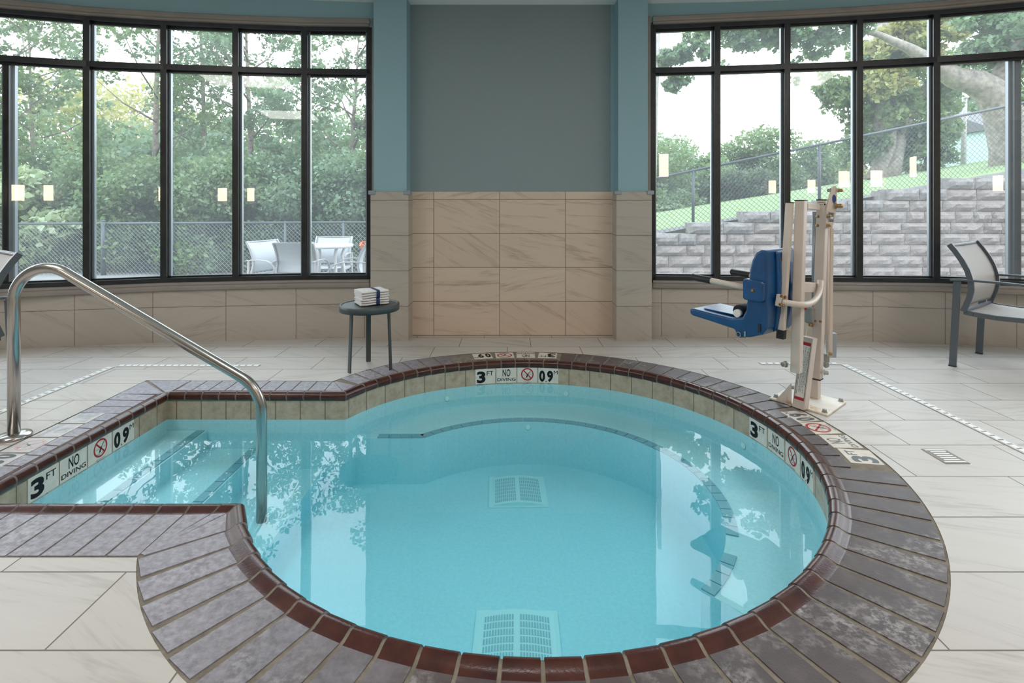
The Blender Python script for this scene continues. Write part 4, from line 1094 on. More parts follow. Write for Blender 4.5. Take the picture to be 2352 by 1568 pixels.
mb = MB(); mb.lathe(tp, [(.02, .70), (.335, .70), (.35, .705), (.352, .735), (.345, .74), (.02, .742)], 48); mb.build('tabletop', M['white_table'], tt, tp)
for k in range(4):
    a = PI / 4 + k * PI / 2; dv = Vector((math.cos(a), math.sin(a), 0))
    mb = MB(); mb.tube([tp + dv * .30, tp + dv * .26 + UP * .3, tp + dv * .22 + UP * .58, tp + dv * .27 + UP * .70], .022, 10); mb.build('leg', M['white_table'], tt, tp)

# ------------------------------------------------------------------ outdoors: ground, retaining wall, lawn, fences
mb = MB(); mb.quad((-14, 5.02, ZP), (14, 5.02, ZP), (14, 10.2, ZP), (-14, 10.2, ZP)); structure(mb.build('patio_ground', M['concrete']))
mb = MB(); mb.quad((-40, 10.2, ZP - .02), (4, 10.2, ZP - .02), (4, 70, ZP - .3), (-40, 70, ZP - .3)); structure(mb.build('wooded_ground', M['gravel']))
RWY = 9.0; RWB = -.22; CH = .187
def top_n(x): return 5 if x < 3.06 else 6 if x < 4.0 else 7 if x < 5.04 else 8 if x < 6.18 else 9 if x < 7.41 else 10
mb = MB(); rr = random.Random(3)
def block(x0, x1, z0, z1, y, cap, mi=0):
    nx, nz = 6, 3; jit = .045 if not cap else .02; vs = []; e = .003
    for j in range(nz + 1):
        for i in range(nx + 1):
            x = x0 + e + (x1 - x0 - 2 * e) * i / nx; z = z0 + e + (z1 - z0 - 2 * e) * j / nz
            edge = i in (0, nx) or j in (0, nz)
            vs.append((x, y + (.03 if edge else 0) - (0 if edge else rr.uniform(0, jit)) + rr.uniform(-.006, .006), z))
    q = nx + 1; fs = [(j * q + i, j * q + i + 1, (j + 1) * q + i + 1, (j + 1) * q + i) for j in range(nz) for i in range(nx)]
    m0 = len(vs); vs += [(x0 + e, y + .3, z0 + e), (x1 - e, y + .3, z0 + e), (x1 - e, y + .3, z1 - e), (x0 + e, y + .3, z1 - e)]
    tl_, tr_ = nz * q, nz * q + nx
    fs.append(tuple(range(tl_, tr_ + 1)) + (m0 + 2, m0 + 3)); fs.append(tuple(range(nx, -1, -1)) + (m0, m0 + 1))
    fs.append(tuple(j * q for j in range(nz + 1)) + (m0 + 3, m0)); fs.append((nx, m0 + 1, m0 + 2) + tuple(j * q + nx for j in range(nz, 0, -1)))
    mb.add(vs, fs, mi, False)
for k in range(10):
    x = 1.2 + (.13 if k % 2 else 0.); z0 = RWB + k * CH
    while x < 10.5:
        w_ = rr.choice((.30, .46, .52, .56)); xm = x + w_ / 2
        x1 = x + w_
        if k < top_n(xm):
            cap = (k == top_n(xm) - 1)
            block(x, x1, z0, z0 + CH, RWY + k * .004 - (.03 if cap else 0), cap, 1 if cap else 0)
        x = x1
for xa_, xb_ in ((1.2, 3.06), (3.06, 4.0), (4.0, 5.04), (5.04, 6.18), (6.18, 7.41), (7.41, 10.5)):
    zt_ = RWB + CH * top_n((xa_ + xb_) / 2) - .03; mb.box(((xa_ + xb_) / 2, RWY + .19, (RWB + zt_) / 2), (xb_ - xa_, .2, zt_ - RWB), None, 1)
M['block_cap'] = plain('block_cap', (.20, .182, .172), .9, grain=1., var=.3, vscale=18)
structure(mb.build('retaining_wall', [M['block'], M['block_cap']]), 'stepped grey split-block retaining wall', 'wall')
def lawn_z(x, y): return .73 + .168 * (x - 2.44) - (.030 + .0008 * max(0, x)) * (y - 9.3) - (.0 if y > 9.5 else .02)
mb = MB(); nx, ny = 40, 14; vs = []
for j in range(ny + 1):
    y = 9.22 + (24 - 9.22) * (j / ny) ** 1.3
    for i in range(nx + 1):
        x = -2 + 30 * i / nx; z = lawn_z(x, y)
        if j == 0: z = min(z, RWB + CH * top_n(x) - .01)
        vs.append((x, y, max(z, -.15) if x < 0 else z))
q = nx + 1; fs = [(j * q + i, j * q + i + 1, (j + 1) * q + i + 1, (j + 1) * q + i) for j in range(ny) for i in range(nx)]
mb.add(vs, fs, [1 if j == 0 else 0 for j in range(ny) for i in range(nx)], True)
mb.quad((-2, 24, lawn_z(-2, 24)), (28, 24, lawn_z(28, 24)), (40, 70, -3), (-2, 70, -3), 0)
structure(mb.build('lawn', [M['grass'], M['gravel']]), 'sloping lawn above the retaining wall', 'lawn')
def fence(name, label, A_, B_, hA, hB, posts, pm, wm, pitch_=.075, wr=.0028, parts=None):
    """A_, B_ ground points; posts: list of (fraction, height factor, radius)"""
    A_, B_ = Vector(A_), Vector(B_); root = thing(name, label, 'fence', A_); L = (B_ - A_).length
    mb = MB(); mb.cyl(A_ + UP * hA, B_ + UP * hB, .022, 10); mb.build('top_rail', pm, root, A_)
    for f_, hf, r in posts:
        p = A_.lerp(B_, f_); hh = (hA + (hB - hA) * f_) * hf
        mb = MB(); mb.cyl(p - UP * .05, p + UP * hh, r, 10); mb.lathe(p + UP * hh, [(r, 0), (r * 1.1, .005), (r * .6, .025), (.002, .03)], 10); mb.build('fence_post', pm, root, A_)
    mb = MB(); u_ = -max(hA, hB)
    d = (B_ - A_) / L
    while u_ < L:
        for sg in (1, -1):
            hh = (hA + hB) / 2; a0, a1 = (u_, u_ + hh) if sg > 0 else (u_ + hh, u_)
            # clip wire u(v) linear, v 0..1
            v0, v1 = 0., 1.
            def U(v): return a0 + (a1 - a0) * v
            if sg > 0: v0 = max(0, -a0 / hh); v1 = min(1, (L - a0) / hh)
            else: v0 = max(0, (a0 - L) / hh); v1 = min(1, a0 / hh)
            if v1 - v0 < .02: continue
            pts_ = []
            for v in (v0, v1):
                uu_ = U(v); f_ = uu_ / L; pts_.append(A_.lerp(B_, f_) + UP * (v * (hA + (hB - hA) * f_)))
            mb.tube([pts_[0], pts_[1]], wr, 3, 0, False, False)
        u_ += pitch_
    mb.build('chain_link_mesh', wm, root, A_)
FY = 10.0
fa_, fb_ = gp(-60, FY), gp(900, FY - .1)
fr_ = lambda px: (px + 60) / 960.
zl = zat(Vector((0, FY, 0)), 514) - ZP
fence('chain_link_fence', 'low chain-link fence in front of the dense trees', fa_, fb_, zl, zl + .035, [(fr_(240), 1.04, .042), (fr_(397), 1.06, .042), (fr_(657), 1.0, .026), (fr_(40), 1.0, .026), (fr_(790), 1., .026)], M['fence_post'], M['fence_light'])
ga, gb = atd(1440, 553, 9.3), atd(2400, 371, 9.3)
ta, tb_ = atd(1440, 423, 9.3), atd(2400, 226, 9.3)
ga.y = gb.y = 9.3
fence('chain_link_fence', 'dark chain-link fence climbing along the top of the retaining wall', ga, gb, ta.z - ga.z, tb_.z - gb.z, [((1592 - 1440) / 960., 1., .026), ((1882 - 1440) / 960., 1., .026), ((2325 - 1440) / 960., 1., .026)], M['fence_dark'], M['fence_dark'], .085, .0032)

# ------------------------------------------------------------------ trees
rng = np.random.default_rng(11)
def leaf_arrays(blobs, n, size, aspect=.62, shell=.55, cluster=0):
    if cluster:
        nb = []
        for b in blobs:
            for k in range(cluster):
                d = rng.normal(size=3); d /= np.linalg.norm(d); r = .35 + .6 * rng.random(); q = .26 + .2 * rng.random()
                nb.append((b[0] + d[0] * r * b[3], b[1] + d[1] * r * b[4], b[2] + d[2] * r * b[5], b[3] * q, b[4] * q, max(b[5] * q, b[3] * q * .55)))
        blobs = nb
    vol = np.array([b[3] * b[4] * b[5] for b in blobs]); cnt = np.maximum(1, (n * vol ** .8 / (vol ** .8).sum()).astype(int))
    C = []
    for b, k in zip(blobs, cnt):
        d = rng.normal(size=(k, 3)); d /= np.linalg.norm(d, axis=1)[:, None]
        r = shell + (1 - shell) * rng.random(k) ** .6
        r *= 1 + .16 * np.sin(d[:, 0] * 7 + b[0]) * np.sin(d[:, 2] * 6 + b[1]) + .10 * np.sin(d[:, 1] * 13 + d[:, 2] * 11)
        C.append(d * r[:, None] * np.array(b[3:6]) + np.array(b[:3]))
    C = np.vstack(C); k = len(C)
    # clump
    nrm = rng.normal(size=(k, 3)); nrm[:, 2] = np.abs(nrm[:, 2]) * 1.1 + .15; nrm /= np.linalg.norm(nrm, axis=1)[:, None]
    a = rng.normal(size=(k, 3)); t1 = np.cross(nrm, a); t1 /= np.linalg.norm(t1, axis=1)[:, None]; t2 = np.cross(nrm, t1)
    s_ = (size * (.6 + .8 * rng.random(k)))[:, None]
    Vv = np.stack([C - t1 * s_, C - t2 * s_ * aspect + nrm * s_ * .12, C + t1 * s_ - nrm * s_ * .15, C + t2 * s_ * aspect + nrm * s_ * .12], 1).reshape(-1, 3)
    return Vv
def leaf_mesh(name, V, mat):
    k = len(V) // 4; me = bpy.data.meshes.new(name)
    me.vertices.add(len(V)); me.vertices.foreach_set('co', V.astype(np.float32).ravel())
    me.loops.add(k * 4); me.loops.foreach_set('vertex_index', np.arange(k * 4, dtype=np.int32))
    me.polygons.add(k); me.polygons.foreach_set('loop_start', np.arange(0, k * 4, 4, dtype=np.int32)); me.polygons.foreach_set('loop_total', np.full(k, 4, dtype=np.int32))
    me.update(calc_edges=True); me.materials.append(mat); return me
def crown_blobs(cx, cy, z0, z1, rad, n, seed):
    r_ = random.Random(seed); B = []
    for i in range(n):
        f_ = (i + .5) / n; z = z0 + (z1 - z0) * f_
        w = rad * (.55 + .55 * math.sin(PI * min(1, f_ * .85 + .12)))
        a = r_.uniform(0, 2 * PI); q = w * r_.uniform(.2, .75)
        s_ = rad * r_.uniform(.34, .60) * (1 if n < 20 else .72)
        B.append((cx + q * math.cos(a), cy + q * math.sin(a), z, s_ * 1.1, s_ * 1.1, s_ * .72))
    return B
def tree(name, label, base, height, rad, mat, n, leaf, trunk_r, seed, z0f=.28, blobs=13, group=None, lean=0., bark='bark', cat='tree', branches=True, clus=0):
    root = thing(name, label, cat, base, 0, group); r_ = random.Random(seed)
    top = Vector((lean, 0, height * .93))
    path = [Vector((0, 0, -.1))] + [top * f_ + Vector((r_.uniform(-.05, .05), r_.uniform(-.05, .05), 0)) * height * .12 for f_ in (.2, .42, .62, .8, 1.)]
    mb = MB(); mb.tube(path, [trunk_r, trunk_r * .85, trunk_r * .7, trunk_r * .52, trunk_r * .35, trunk_r * .12], 9)
    B = crown_blobs(0, 0, height * z0f, height, rad, blobs, seed); B = [(b[0] + lean * b[2] / height, *b[1:]) for b in B]
    if branches:
        for b in B:
            zc = max(.15 * height, b[2] - rad * .5); f_ = min(.95, zc / (height * .93)); s0 = top * f_
            e_ = Vector(b[:3]); m_ = (s0 + e_) / 2 + Vector((0, 0, -.06 * rad))
            mb.tube([s0, m_, e_], [trunk_r * .32, trunk_r * .2, trunk_r * .06], 5)
    mb.build('trunk' if cat == 'tree' else 'stems', M[bark], root)
    me = leaf_mesh('foliage', leaf_arrays(B, n, leaf, .62, .4, clus), M[mat]); o = bpy.data.objects.new('foliage', me); COL.objects.link(o); o.parent = root
    return root
def gz(px, d, z=ZP - .05): return Vector(((px - 1176) / FPX * d, d, z))
GT = 'trees beyond the low fence'
TREES = [(-70, 13.0, 8.4, 2.3, 'leaf_a', 'tall tree at the far edge of the wooded view, behind the handrail chair', 7000, .10),
    (85, 15.5, 7.6, 2.0, 'leaf_b', 'airy tree above the handrail bend, tops against white sky', 5500, .10),
    (345, 13.0, 8.6, 2.2, 'leaf_a', 'slender dark-trunked tree rising behind the two linked fence gate posts', 6500, .095),
    (475, 15.0, 8.8, 2.1, 'leaf_b', 'slim tree with a forked trunk behind the middle of the low fence', 5500, .10),
    (585, 12.6, 6.9, 1.9, 'leaf_b', 'bushy tree rising directly behind the profile patio chair', 6500, .09),
    (700, 16.0, 7.8, 2.1, 'leaf_b', 'pale tree behind the patio table with a thin upright trunk', 5500, .10),
    (800, 13.0, 5.9, 1.9, 'leaf_b', 'rounded tree beside the tiled column, filling the last pane', 7000, .09),
    (930, 15.0, 6.0, 2.0, 'leaf_a', 'tree mostly hidden behind the tiled column', 3500, .10)]
for i, (px, d, hh, rad, mt, lab, n_, lf) in enumerate(TREES):
    tree('leafy_tree', lab, gz(px, d), hh, rad, mt, int(n_ * 1.0), lf * .62, .085 if i else .11, 20 + i, .20, 24, GT, random.Random(i).uniform(-.4, .4), clus=5)
YT = [(165, 27, 7.2, 3.0, 'tree painted sunlit yellow-green, in a gap above the handrail slope'), (445, 30, 6.2, 2.6, 'small tree tinted sun-yellow far behind the slender trees'), (300, 34, 8.6, 3.4, 'distant tree tinted sunlit yellow-green behind the gate posts')]
for i, (px, d, hh, rad, lab) in enumerate(YT):
    tree('sun_yellow_tree', lab, gz(px, d), hh, rad, 'leaf_sun', 3000, .17, .12, 50 + i, .2, 11, 'sun-tinted trees deep in the wood')  # far trees whose yellow stands in for sunlight
GB = 'bushes along the low fence'
BUSH = [(-60, 11.2, 2.7, 1.1, 'leaf_c'), (70, 11.0, 1.9, 1.0, 'leaf_p'), (190, 11.3, 2.2, 1.1, 'leaf_c'), (300, 10.9, 1.75, 1.0, 'leaf_c'), (395, 11.6, 2.1, 1.1, 'leaf_a'), (480, 10.9, 1.8, 1.0, 'leaf_c'), (565, 11.3, 2.1, 1.1, 'leaf_c'), (650, 11.8, 2.3, 1.1, 'leaf_b'), (740, 11.2, 2.2, 1.0, 'leaf_b'), (830, 11.4, 2.1, 1.1, 'leaf_b'), (920, 11.4, 2.4, 1.1, 'leaf_a')]
BL = ['bush at the edge of the wooded view behind the cut-off chair', 'pale large-leaved bush behind the chain-link above the handrail bend', 'tall bright bush behind the first fence panel', 'low bush between the two heavy gate posts', 'tall bush behind the gate post nearer the patio table', 'low light-green bush in the long middle fence panel', 'bright bush beside the profile patio chair', 'dark tall bush behind the white chair seen from its back', 'bush behind the round patio table', 'bush behind the chair hidden by the column', 'bush mostly hidden by the tiled column']
for i, ((px, d, hh, rad, mt), lab) in enumerate(zip(BUSH, BL)):
    tree('bush', lab, gz(px, d), hh, rad, mt, 10000, .045 if mt != 'leaf_p' else .08, .02, 80 + i, .0, 14, GB, 0, 'bark', 'bush', True)
# back screen of wood far behind
for i, (px, d, hh, rad) in enumerate(((-40, 24, 5.2, 3.2), (230, 22, 4.4, 3.0), (400, 20, 3.7, 2.6), (560, 24, 4.6, 3.0), (690, 22, 4.4, 2.8), (850, 24, 4.8, 3.0))):
    tree('woodland_tree', ['deep woodland tree behind the handrail chair', 'deep woodland tree behind the first fence panel', 'deep woodland tree behind the gate posts', 'deep woodland tree behind the middle fence panel', 'deep woodland tree behind the patio chairs', 'deep woodland tree beside the tiled column'][i], gz(px, d), hh, rad, 'leaf_a' if i % 2 else 'leaf_b', 5000, .12, .1, 120 + i, .08, 13, 'woodland trees in the distance', 0)
# hill side: hedge line, oaks, pole
HB = [(1480, 26, 4.9, 2.3, 'leaf_c', 'pale tree at the near end of the hedge line beside the column'), (1560, 30, 5.0, 2.2, 'leaf_c', 'light-green tree behind the first fence post on the hill'), (1640, 27, 3.6, 1.8, 'leaf_c', 'low rounded tree in the hedge line behind the second window bar'),
      (1700, 31, 5.2, 2.2, 'leaf_a', 'rounded tree rising in the hedge line over the seat of the lift'), (1770, 30, 6.2, 2.2, 'leaf_a', 'tallest rounded tree of the hedge line'), (1880, 31, 5.4, 2.1, 'leaf_c', 'rounded tree behind the lift mast and fence post'), (1945, 36, 4.4, 1.9, 'leaf_sun', 'small sun-tinted yellow-green tree next to the oak trunk')]
for i, (px, d, hh, rad, mt, lab) in enumerate(HB):
    b = Vector(((px - 1176) / FPX * d, d, lawn_z((px - 1176) / FPX * 22, 22) - .6))
    yt = {0: 338, 1: 345, 2: 372, 3: 345, 4: 306, 5: 335, 6: 385}[i]
    hh = H - (yt - HY) / FPX * d - b.z
    tree('hedge_tree', lab, b, hh, rad, mt, 8000, .10, .08, 150 + i, .05, 13, 'hedge-line trees on the hill')
DB = [(1590, 24.5, 455), (1680, 24, 405), (1755, 24, 405), (1540, 24, 470)]
for i, (px, d, yt) in enumerate(DB):
    b = Vector(((px - 1176) / FPX * d, d, lawn_z((px - 1176) / FPX * d, 22.) - .7)); hh = H - (yt - HY) / FPX * d - b.z
    tree('shrub', ['low pale shrub behind the first hill fence post', 'dark rounded shrub on the lawn edge over the lift seat', 'dark rounded shrub on the lawn edge beside the lift', 'pale shrub at the lawn edge beside the column'][i], b, hh, 1.25, 'leaf_d' if i in (1, 2) else 'leaf_c', 6000, .075, .03, 180 + i, .1, 9, 'shrubs on the lawn edge', 0, 'bark', 'shrub')
def limb_tree(name, label, base, limbs, blobs, mat, n, leaf, bark, extra=None):
    root = thing(name, label, 'tree', base)
    mb = MB()
    for path, rs in limbs: mb.tube([Vector(p) - base for p in path], rs, 12)
    mb.build('trunk', M[bark], root)
    me = leaf_mesh('foliage', leaf_arrays([(b[0] - base.x, b[1] - base.y, b[2] - base.z, *b[3:]) for b in blobs], n, leaf, .75, .3, 13), M[mat]); o = bpy.data.objects.new('foliage', me); COL.objects.link(o); o.parent = root
    if extra:
        me = leaf_mesh('sunlit_foliage', leaf_arrays([(b[0] - base.x, b[1] - base.y, b[2] - base.z, *b[3:]) for b in extra[0]], extra[1], leaf, .75, .3, 11), M['leaf_sun']); o = bpy.data.objects.new('sunlit_foliage', me); COL.objects.link(o); o.parent = root; o['label'] = 'foliage with sunlight painted in as yellow'  # sunlit part of the crown, its light painted as yellow leaves
    return root
def bl(px, py, d, r, rz=None): p = atd(px, py, d); s_ = r * d / FPX; return (p.x, p.y, p.z, s_, s_, (rz or r) * d / FPX)
D1 = 21.
lm = [([atd(2028, 412, D1), atd(2030, 380, D1), atd(2034, 300, D1), atd(2026, 200, D1), atd(2022, 90, D1), atd(2040, -40, D1)], [.62, .42, .36, .34, .25, .12]),
      ([atd(2045, 412, D1 - .4), atd(2058, 372, D1 - .4), atd(2070, 310, D1), atd(2092, 250, D1), atd(2125, 205, D1), atd(2150, 150, D1)], [.30, .22, .22, .2, .16, .08]),
      ([atd(2090, 255, D1), atd(2060, 225, D1), atd(2050, 190, D1), atd(2062, 150, D1)], [.14, .13, .11, .05]),
      ([atd(2075, 262, D1), atd(2035, 245, D1), atd(1990, 215, D1), atd(1950, 205, D1)], [.12, .1, .08, .03]),
      ([atd(2065, 160, D1), atd(2078, 110, D1), atd(2090, 50, D1)], [.14, .11, .05]),
      ([atd(2066, 128, D1), atd(2045, 95, D1)], [.07, .03])]
ob = [bl(1925, 215, D1, 50, 45), bl(1905, 200, D1, 42, 40), bl(1955, 260, D1, 42, 40), bl(1990, 170, D1, 60), bl(2030, 250, D1, 70, 60), bl(2095, 290, D1, 70, 60), bl(2010, 330, D1, 55, 45), bl(2100, 350, D1, 60, 40), bl(2060, 140, D1, 80, 60), bl(1950, 360, D1, 30, 40), bl(2150, 230, D1, 70, 60), bl(1985, 130, D1, 60, 40), bl(2130, 385, D1, 40, 25), bl(2180, 330, D1, 60, 60)]
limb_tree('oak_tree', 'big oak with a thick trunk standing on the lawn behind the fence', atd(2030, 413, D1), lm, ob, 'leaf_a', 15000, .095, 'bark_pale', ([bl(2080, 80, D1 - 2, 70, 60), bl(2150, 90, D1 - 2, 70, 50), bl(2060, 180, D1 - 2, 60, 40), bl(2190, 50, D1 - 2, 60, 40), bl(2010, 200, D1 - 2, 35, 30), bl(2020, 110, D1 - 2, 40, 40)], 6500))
D2 = 13.
lm = [([atd(2330, 420, D2), atd(2322, 340, D2), atd(2305, 262, D2), atd(2280, 212, D2), atd(2238, 188, D2), atd(2192, 178, D2), atd(2150, 150, D2), atd(2090, 112, D2), atd(2020, 80, D2), atd(1900, 50, D2), atd(1760, 45, D2)], [.5, .42, .40, .36, .30, .25, .19, .12, .07, .04, .02]),
      ([atd(2285, 215, D2), atd(2330, 120, D2), atd(2350, 0, D2), atd(2360, -120, D2)], [.26, .22, .2, .1])]
ob = [bl(1680, 85, D2, 55, 32), bl(1725, 100, D2, 50, 30), bl(1640, 55, D2, 60, 40), bl(1800, 70, D2, 70, 42), bl(1880, 100, D2, 60, 30), bl(1850, 40, D2, 80, 50), bl(1930, 70, D2, 60, 48), bl(1955, 40, D2, 50, 45), bl(1760, 25, D2, 90, 40), bl(2260, 70, D2, 90, 60), bl(2330, 110, D2, 70, 60), bl(2240, 20, D2, 60, 40), bl(2330, 20, D2, 80, 60), bl(1830, 140, D2, 20, 14), bl(1825, 185, D2, 14, 12), bl(1660, 150, D2, 12, 14), bl(2240, 130, D2, 60, 25)]
limb_tree('shade_tree', 'old tree with a thick bent pale limb reaching over the fence', atd(2330, 422, D2), lm, ob, 'leaf_b', 15000, .062, 'bark_pale')
D3 = 17.
lm = [([atd(1499, 500, D3), atd(1503, 330, D3), atd(1507, 180, D3), atd(1512, 40, D3), atd(1516, -120, D3)], [.10, .09, .09, .085, .07]),
      ([atd(1510, 155, D3), atd(1535, 130, D3), atd(1585, 90, D3)], [.05, .04, .02])]
ob = [bl(1560, 130, D3, 40, 22), bl(1590, 100, D3, 28, 26), bl(1530, 140, D3, 30, 20), bl(1555, 185, D3, 34, 13), bl(1545, 200, D3, 22, 12), bl(1620, 118, D3, 22, 24), bl(1606, 80, D3, 14, 16)]
limb_tree('slim_tree', 'slim straight trunk with a few leafy twigs beside the column', atd(1499, 500, D3), lm, ob, 'leaf_b', 3000, .075, 'pole')
# far wood behind the oaks
for i, (px, d, yt, rad) in enumerate(((2010, 40, 300, 3.2), (2140, 34, 150, 4.2), (2230, 36, 120, 4.6), (2330, 34, 60, 4.6), (2090, 38, 260, 3.4), (2270, 30, 250, 3.0))):
    b = Vector(((px - 1176) / FPX * d, d, lawn_z((px - 1176) / FPX * 23, 23) - .8)); hh = H - (yt - HY) / FPX * d - b.z
    tree('hill_tree', ['distant tree left of the oak trunk on the hill', 'tall dark tree behind the oak', 'tall dark tree behind the wooden pole', 'tall tree over the green building', 'low distant tree behind the oak trunk', 'dark tree between the pole and the green building'][i], b, hh, rad, 'leaf_b' if i in (1, 3) else 'leaf_a', 8000, .13, .16, 220 + i, .05, 16, 'trees behind the oak', clus=5)
tree('sun_yellow_tree', 'bush tinted sun-yellow beside the wooden pole', Vector(((2185 - 1176) / FPX * 27, 27, 2.0)), 2.0, 1.0, 'leaf_sun', 1400, .13, .05, 260, .05, 8, None, 0, 'bark', 'bush')  # same sun-imitating yellow leaf colour
pb = atd(2212, 388, 22.); mb = MB(); mb.tube([pb - UP * .2, atd(2214, 300, 22.), atd(2216, 212, 22.)], [.10, .09, .085], 12); root = thing('utility_pole', 'weathered wooden pole standing on the lawn before the dark trees', 'pole', pb); mb.build('pole_shaft', M['pole'], root, pb)
mb = MB(); mb.lathe(atd(2220, 222, 21.85), [(.05, -.06), (.09, -.02), (.09, .05), (.03, .09)], 14); mb.build('pole_lamp', M['label_white'], root, pb)
g0 = atd(2281, 376, 24.); root = thing('green_building', 'pale green building corner behind the fence and wooden pole', 'building', g0)
mb = MB(); mb.box((g0.x + 3., g0.y + 2.5, (g0.z - .4 + 4.6) / 2), (6., 5., 4.6 - g0.z + .4)); mb.build('wall_siding', M['green_wall'], root, g0)
mb = MB(); mb.prism([(-.25, 0), (5.3, 0), (2.5, 1.2)], (g0.x - .2, g0.y, 4.55), (0, 1, 0), (0, 0, 1), (1, 0, 0), 6.6); mb.build('roof', M['roof'], root, g0)
for k, (ya, yb) in enumerate(((268, 262), (273, 282), (291, 305))):
    mb = MB(); d = 40.; P_ = [atd(1400 + 70 * i, ya + (yb - ya) * i / 11 + 5 * math.sin(PI * i / 11), d) for i in range(12)]; mb.tube(P_, .012, 5); tag(mb.build('power_line', M['pole'], None, P_[0]), ['highest thin power line crossing the white sky', 'middle thin power line crossing the white sky', 'lowest thin power line crossing the white sky'][k], 'wire', 'power lines in the sky')
fp = atd(838, 560, 8.9); root = thing('flower_clump', 'small clump of orange-red flowers behind the half-hidden patio chair', 'flowers', Vector((fp.x, fp.y, ZP)))
me = leaf_mesh('petals', leaf_arrays([(0, 0, fp.z - ZP - .02, .10, .08, .07)], 120, .018, .9), M['petal']); o = bpy.data.objects.new('petals', me); COL.objects.link(o); o.parent = root
mb = MB()
for k in range(9): mb.tube([(0.03 * math.cos(k), .03 * math.sin(k), 0), (.07 * math.cos(k * 2.1), .06 * math.sin(k * 2.1), fp.z - ZP - .03)], .004, 5)
mb.build('stems', M['leaf_c'], root)
# unseen hotel block added behind the pool room, planned as a shade caster
mb = MB(); mb.box((0, REAR - 4.2, 5.5), (26, 8, 11.4)); structure(mb.build('unseen_hotel_block', M['brick_unseen_hotel']))

# ------------------------------------------------------------------ lamps
def sconce(label, P_, nrm, w, h, em):
    root = thing('wall_sconce', label, 'lamp', P_, 0, 'wall sconces on the rear wall'); n_ = Vector(nrm); t_ = Vector((n_.y, -n_.x, 0)); R = Matrix((t_, n_, UP)).transposed()
    mb = MB(); mb.box(P_ + n_ * .01, (w * 1.2, .02, h * 1.06), R); mb.build('back_plate', M['alu'], root, P_, .002)
    mb = MB(); mb.box(P_ + n_ * .05, (w, .06, h), R); mb.build('lamp_shade', em, root, P_, .004)
def mirror_spot(P, px, py):
    """where a lamp on the room's rear or side walls must sit to be mirrored at (px, py) in the panes"""
    dirv = Vector(((px - 1176) / FPX, 1, -(py - HY) / FPX))
    for a, b in zip(P[:-1], P[1:]):
        k = (px - 1176) / FPX; fa_, fb_ = a.x - k * a.y, b.x - k * b.y
        if fa_ * fb_ <= 0:
            s_ = fa_ / (fa_ - fb_); q = a.lerp(b, s_); d = b - a; n_ = Vector((-d.y, d.x, 0)).normalized(); q = q + n_ * .062
            r = dirv - n_ * (2 * dirv.dot(n_)); q = Vector((q.x, q.y, H - (py - HY) / FPX * q.y))
            best = None
            for plane, co, nn in (('y', REAR, (0, 1, 0)), ('x', -XS, (1, 0, 0)), ('x', XS, (-1, 0, 0))):
                den = r.y if plane == 'y' else r.x
                if abs(den) < 1e-6: continue
                t_ = (co - (q.y if plane == 'y' else q.x)) / den
                if t_ > .1 and (best is None or t_ < best[0]): best = (t_, nn)
            return q + r * best[0], Vector(best[1]), q.y + best[0]
SP = [(LP, 510, 447, 18, 30, 'facing the tree-filled window, brighter of a pair'), (LP, 575, 447, 14, 30, 'facing the tree-filled window, slimmer of a pair'), 
      (RP, 1525, 380, 20, 52, 'large, facing the glass beside the column'), (RP, 1865, 428, 15, 30, 'slim, facing the glass behind the lift mast'), (RP, 1944, 412, 18, 36, 'facing the glass by the lift lever'), (RP, 2010, 410, 15, 37, 'slim, facing the glass before the oak'), (RP, 2107, 383, 22, 46, 'large, facing the glass beside the oak')]
for P, px, py, w, h, lab in SP:
    p, nn, L_ = mirror_spot(P, px, py)
    if p.z < 2.9: sconce('warm glowing wall sconce ' + lab, p, nn, w * L_ / FPX, h * L_ / FPX, M['lamp_warm'])
def added_ceiling_light(label, x, y, w, d):  # unseen panels added to brighten the room against the windows
    c = Vector((x, y, CEIL)); root = thing('added_ceiling_light', label, 'ceiling light', c, 0, 'added fill lights on the ceiling')
    mb = MB()
    for sx, sy, lx, ly in ((-1, 0, .03, d + .06), (1, 0, .03, d + .06), (0, -1, w, .03), (0, 1, w, .03)):
        mb.box((x + sx * (w / 2 + .015), y + sy * (d / 2 + .015), CEIL - .008), (lx, ly, .022))
    mb.build('light_frame', M['label_white'], root, c)
    mb = MB(); mb.quad((x - w / 2, y - d / 2, CEIL - .006), (x - w / 2, y + d / 2, CEIL - .006), (x + w / 2, y + d / 2, CEIL - .006), (x + w / 2, y - d / 2, CEIL - .006)); mb.build('added_diffuser', M['added_lamp_panel'], root, c)
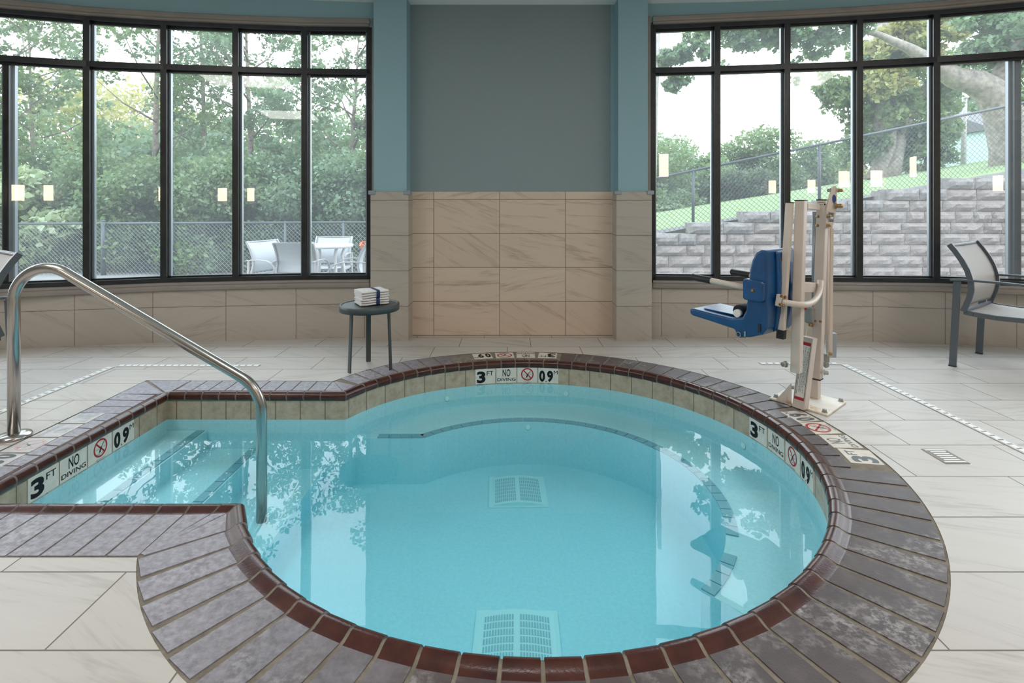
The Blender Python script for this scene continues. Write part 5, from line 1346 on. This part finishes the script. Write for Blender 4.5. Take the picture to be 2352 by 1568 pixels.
for i, (x, y) in enumerate(((-3.2, 1.6), (0, 1.2), (3.2, 1.6), (-3.2, -1.6), (3.2, -1.6))):
    added_ceiling_light(['added square fill light above the handrail side of the deck', 'added square fill light above the near coping', 'added square fill light above the chair side of the deck', 'added square fill light at the back of the room on the handrail side', 'added square fill light at the back of the room on the chair side'][i], x, y, 1.1, 1.1)

# ------------------------------------------------------------------ sky, camera, colour management
w = bpy.data.worlds.new('sky'); SC.world = w; w.use_nodes = True
nt = w.node_tree; nt.nodes.clear(); bg = nt.nodes.new('ShaderNodeBackground'); ow = nt.nodes.new('ShaderNodeOutputWorld')
tc_ = nt.nodes.new('ShaderNodeTexCoord'); sp = nt.nodes.new('ShaderNodeSeparateXYZ'); nt.links.new(tc_.outputs['Generated'], sp.inputs[0])
rp = nt.nodes.new('ShaderNodeValToRGB'); mm = nt.nodes.new('ShaderNodeMath'); mm.operation = 'MULTIPLY_ADD'; mm.inputs[1].default_value = .5; mm.inputs[2].default_value = .5; nt.links.new(sp.outputs[2], mm.inputs[0]); nt.links.new(mm.outputs[0], rp.inputs[0])
rp.color_ramp.elements.new(.5)
rp.color_ramp.elements[0].position = .47; rp.color_ramp.elements[0].color = (.03, .03, .028, 1)
rp.color_ramp.elements[1].position = .492; rp.color_ramp.elements[1].color = (.93, .97, 1, 1)
rp.color_ramp.elements[2].position = .95; rp.color_ramp.elements[2].color = (.74, .87, 1, 1)
nt.links.new(rp.outputs[0], bg.inputs[0]); bg.inputs[1].default_value = 4.6; nt.links.new(bg.outputs[0], ow.inputs[0])

cam = bpy.data.cameras.new('camera'); co = bpy.data.objects.new('camera', cam); COL.objects.link(co)
co.location = (0, 0, H); co.rotation_euler = (PI / 2, 0, 0)
cam.sensor_width = 36; cam.lens = 36 * FPX / 2352; cam.shift_x = 0; cam.shift_y = -(784 - HY) / 2352
cam.clip_start = .02; cam.clip_end = 300
SC.camera = co
vs_ = SC.view_settings; vs_.view_transform = 'Standard'; vs_.look = 'None'; vs_.exposure = .27; vs_.gamma = 1; vs_.use_curve_mapping = False
SC.cycles.max_bounces = 10; SC.cycles.transparent_max_bounces = 24; SC.cycles.diffuse_bounces = 5; SC.cycles.glossy_bounces = 5
SC.cycles.sample_clamp_indirect = 8.; SC.cycles.caustics_reflective = False
SC.cycles.use_denoising = True
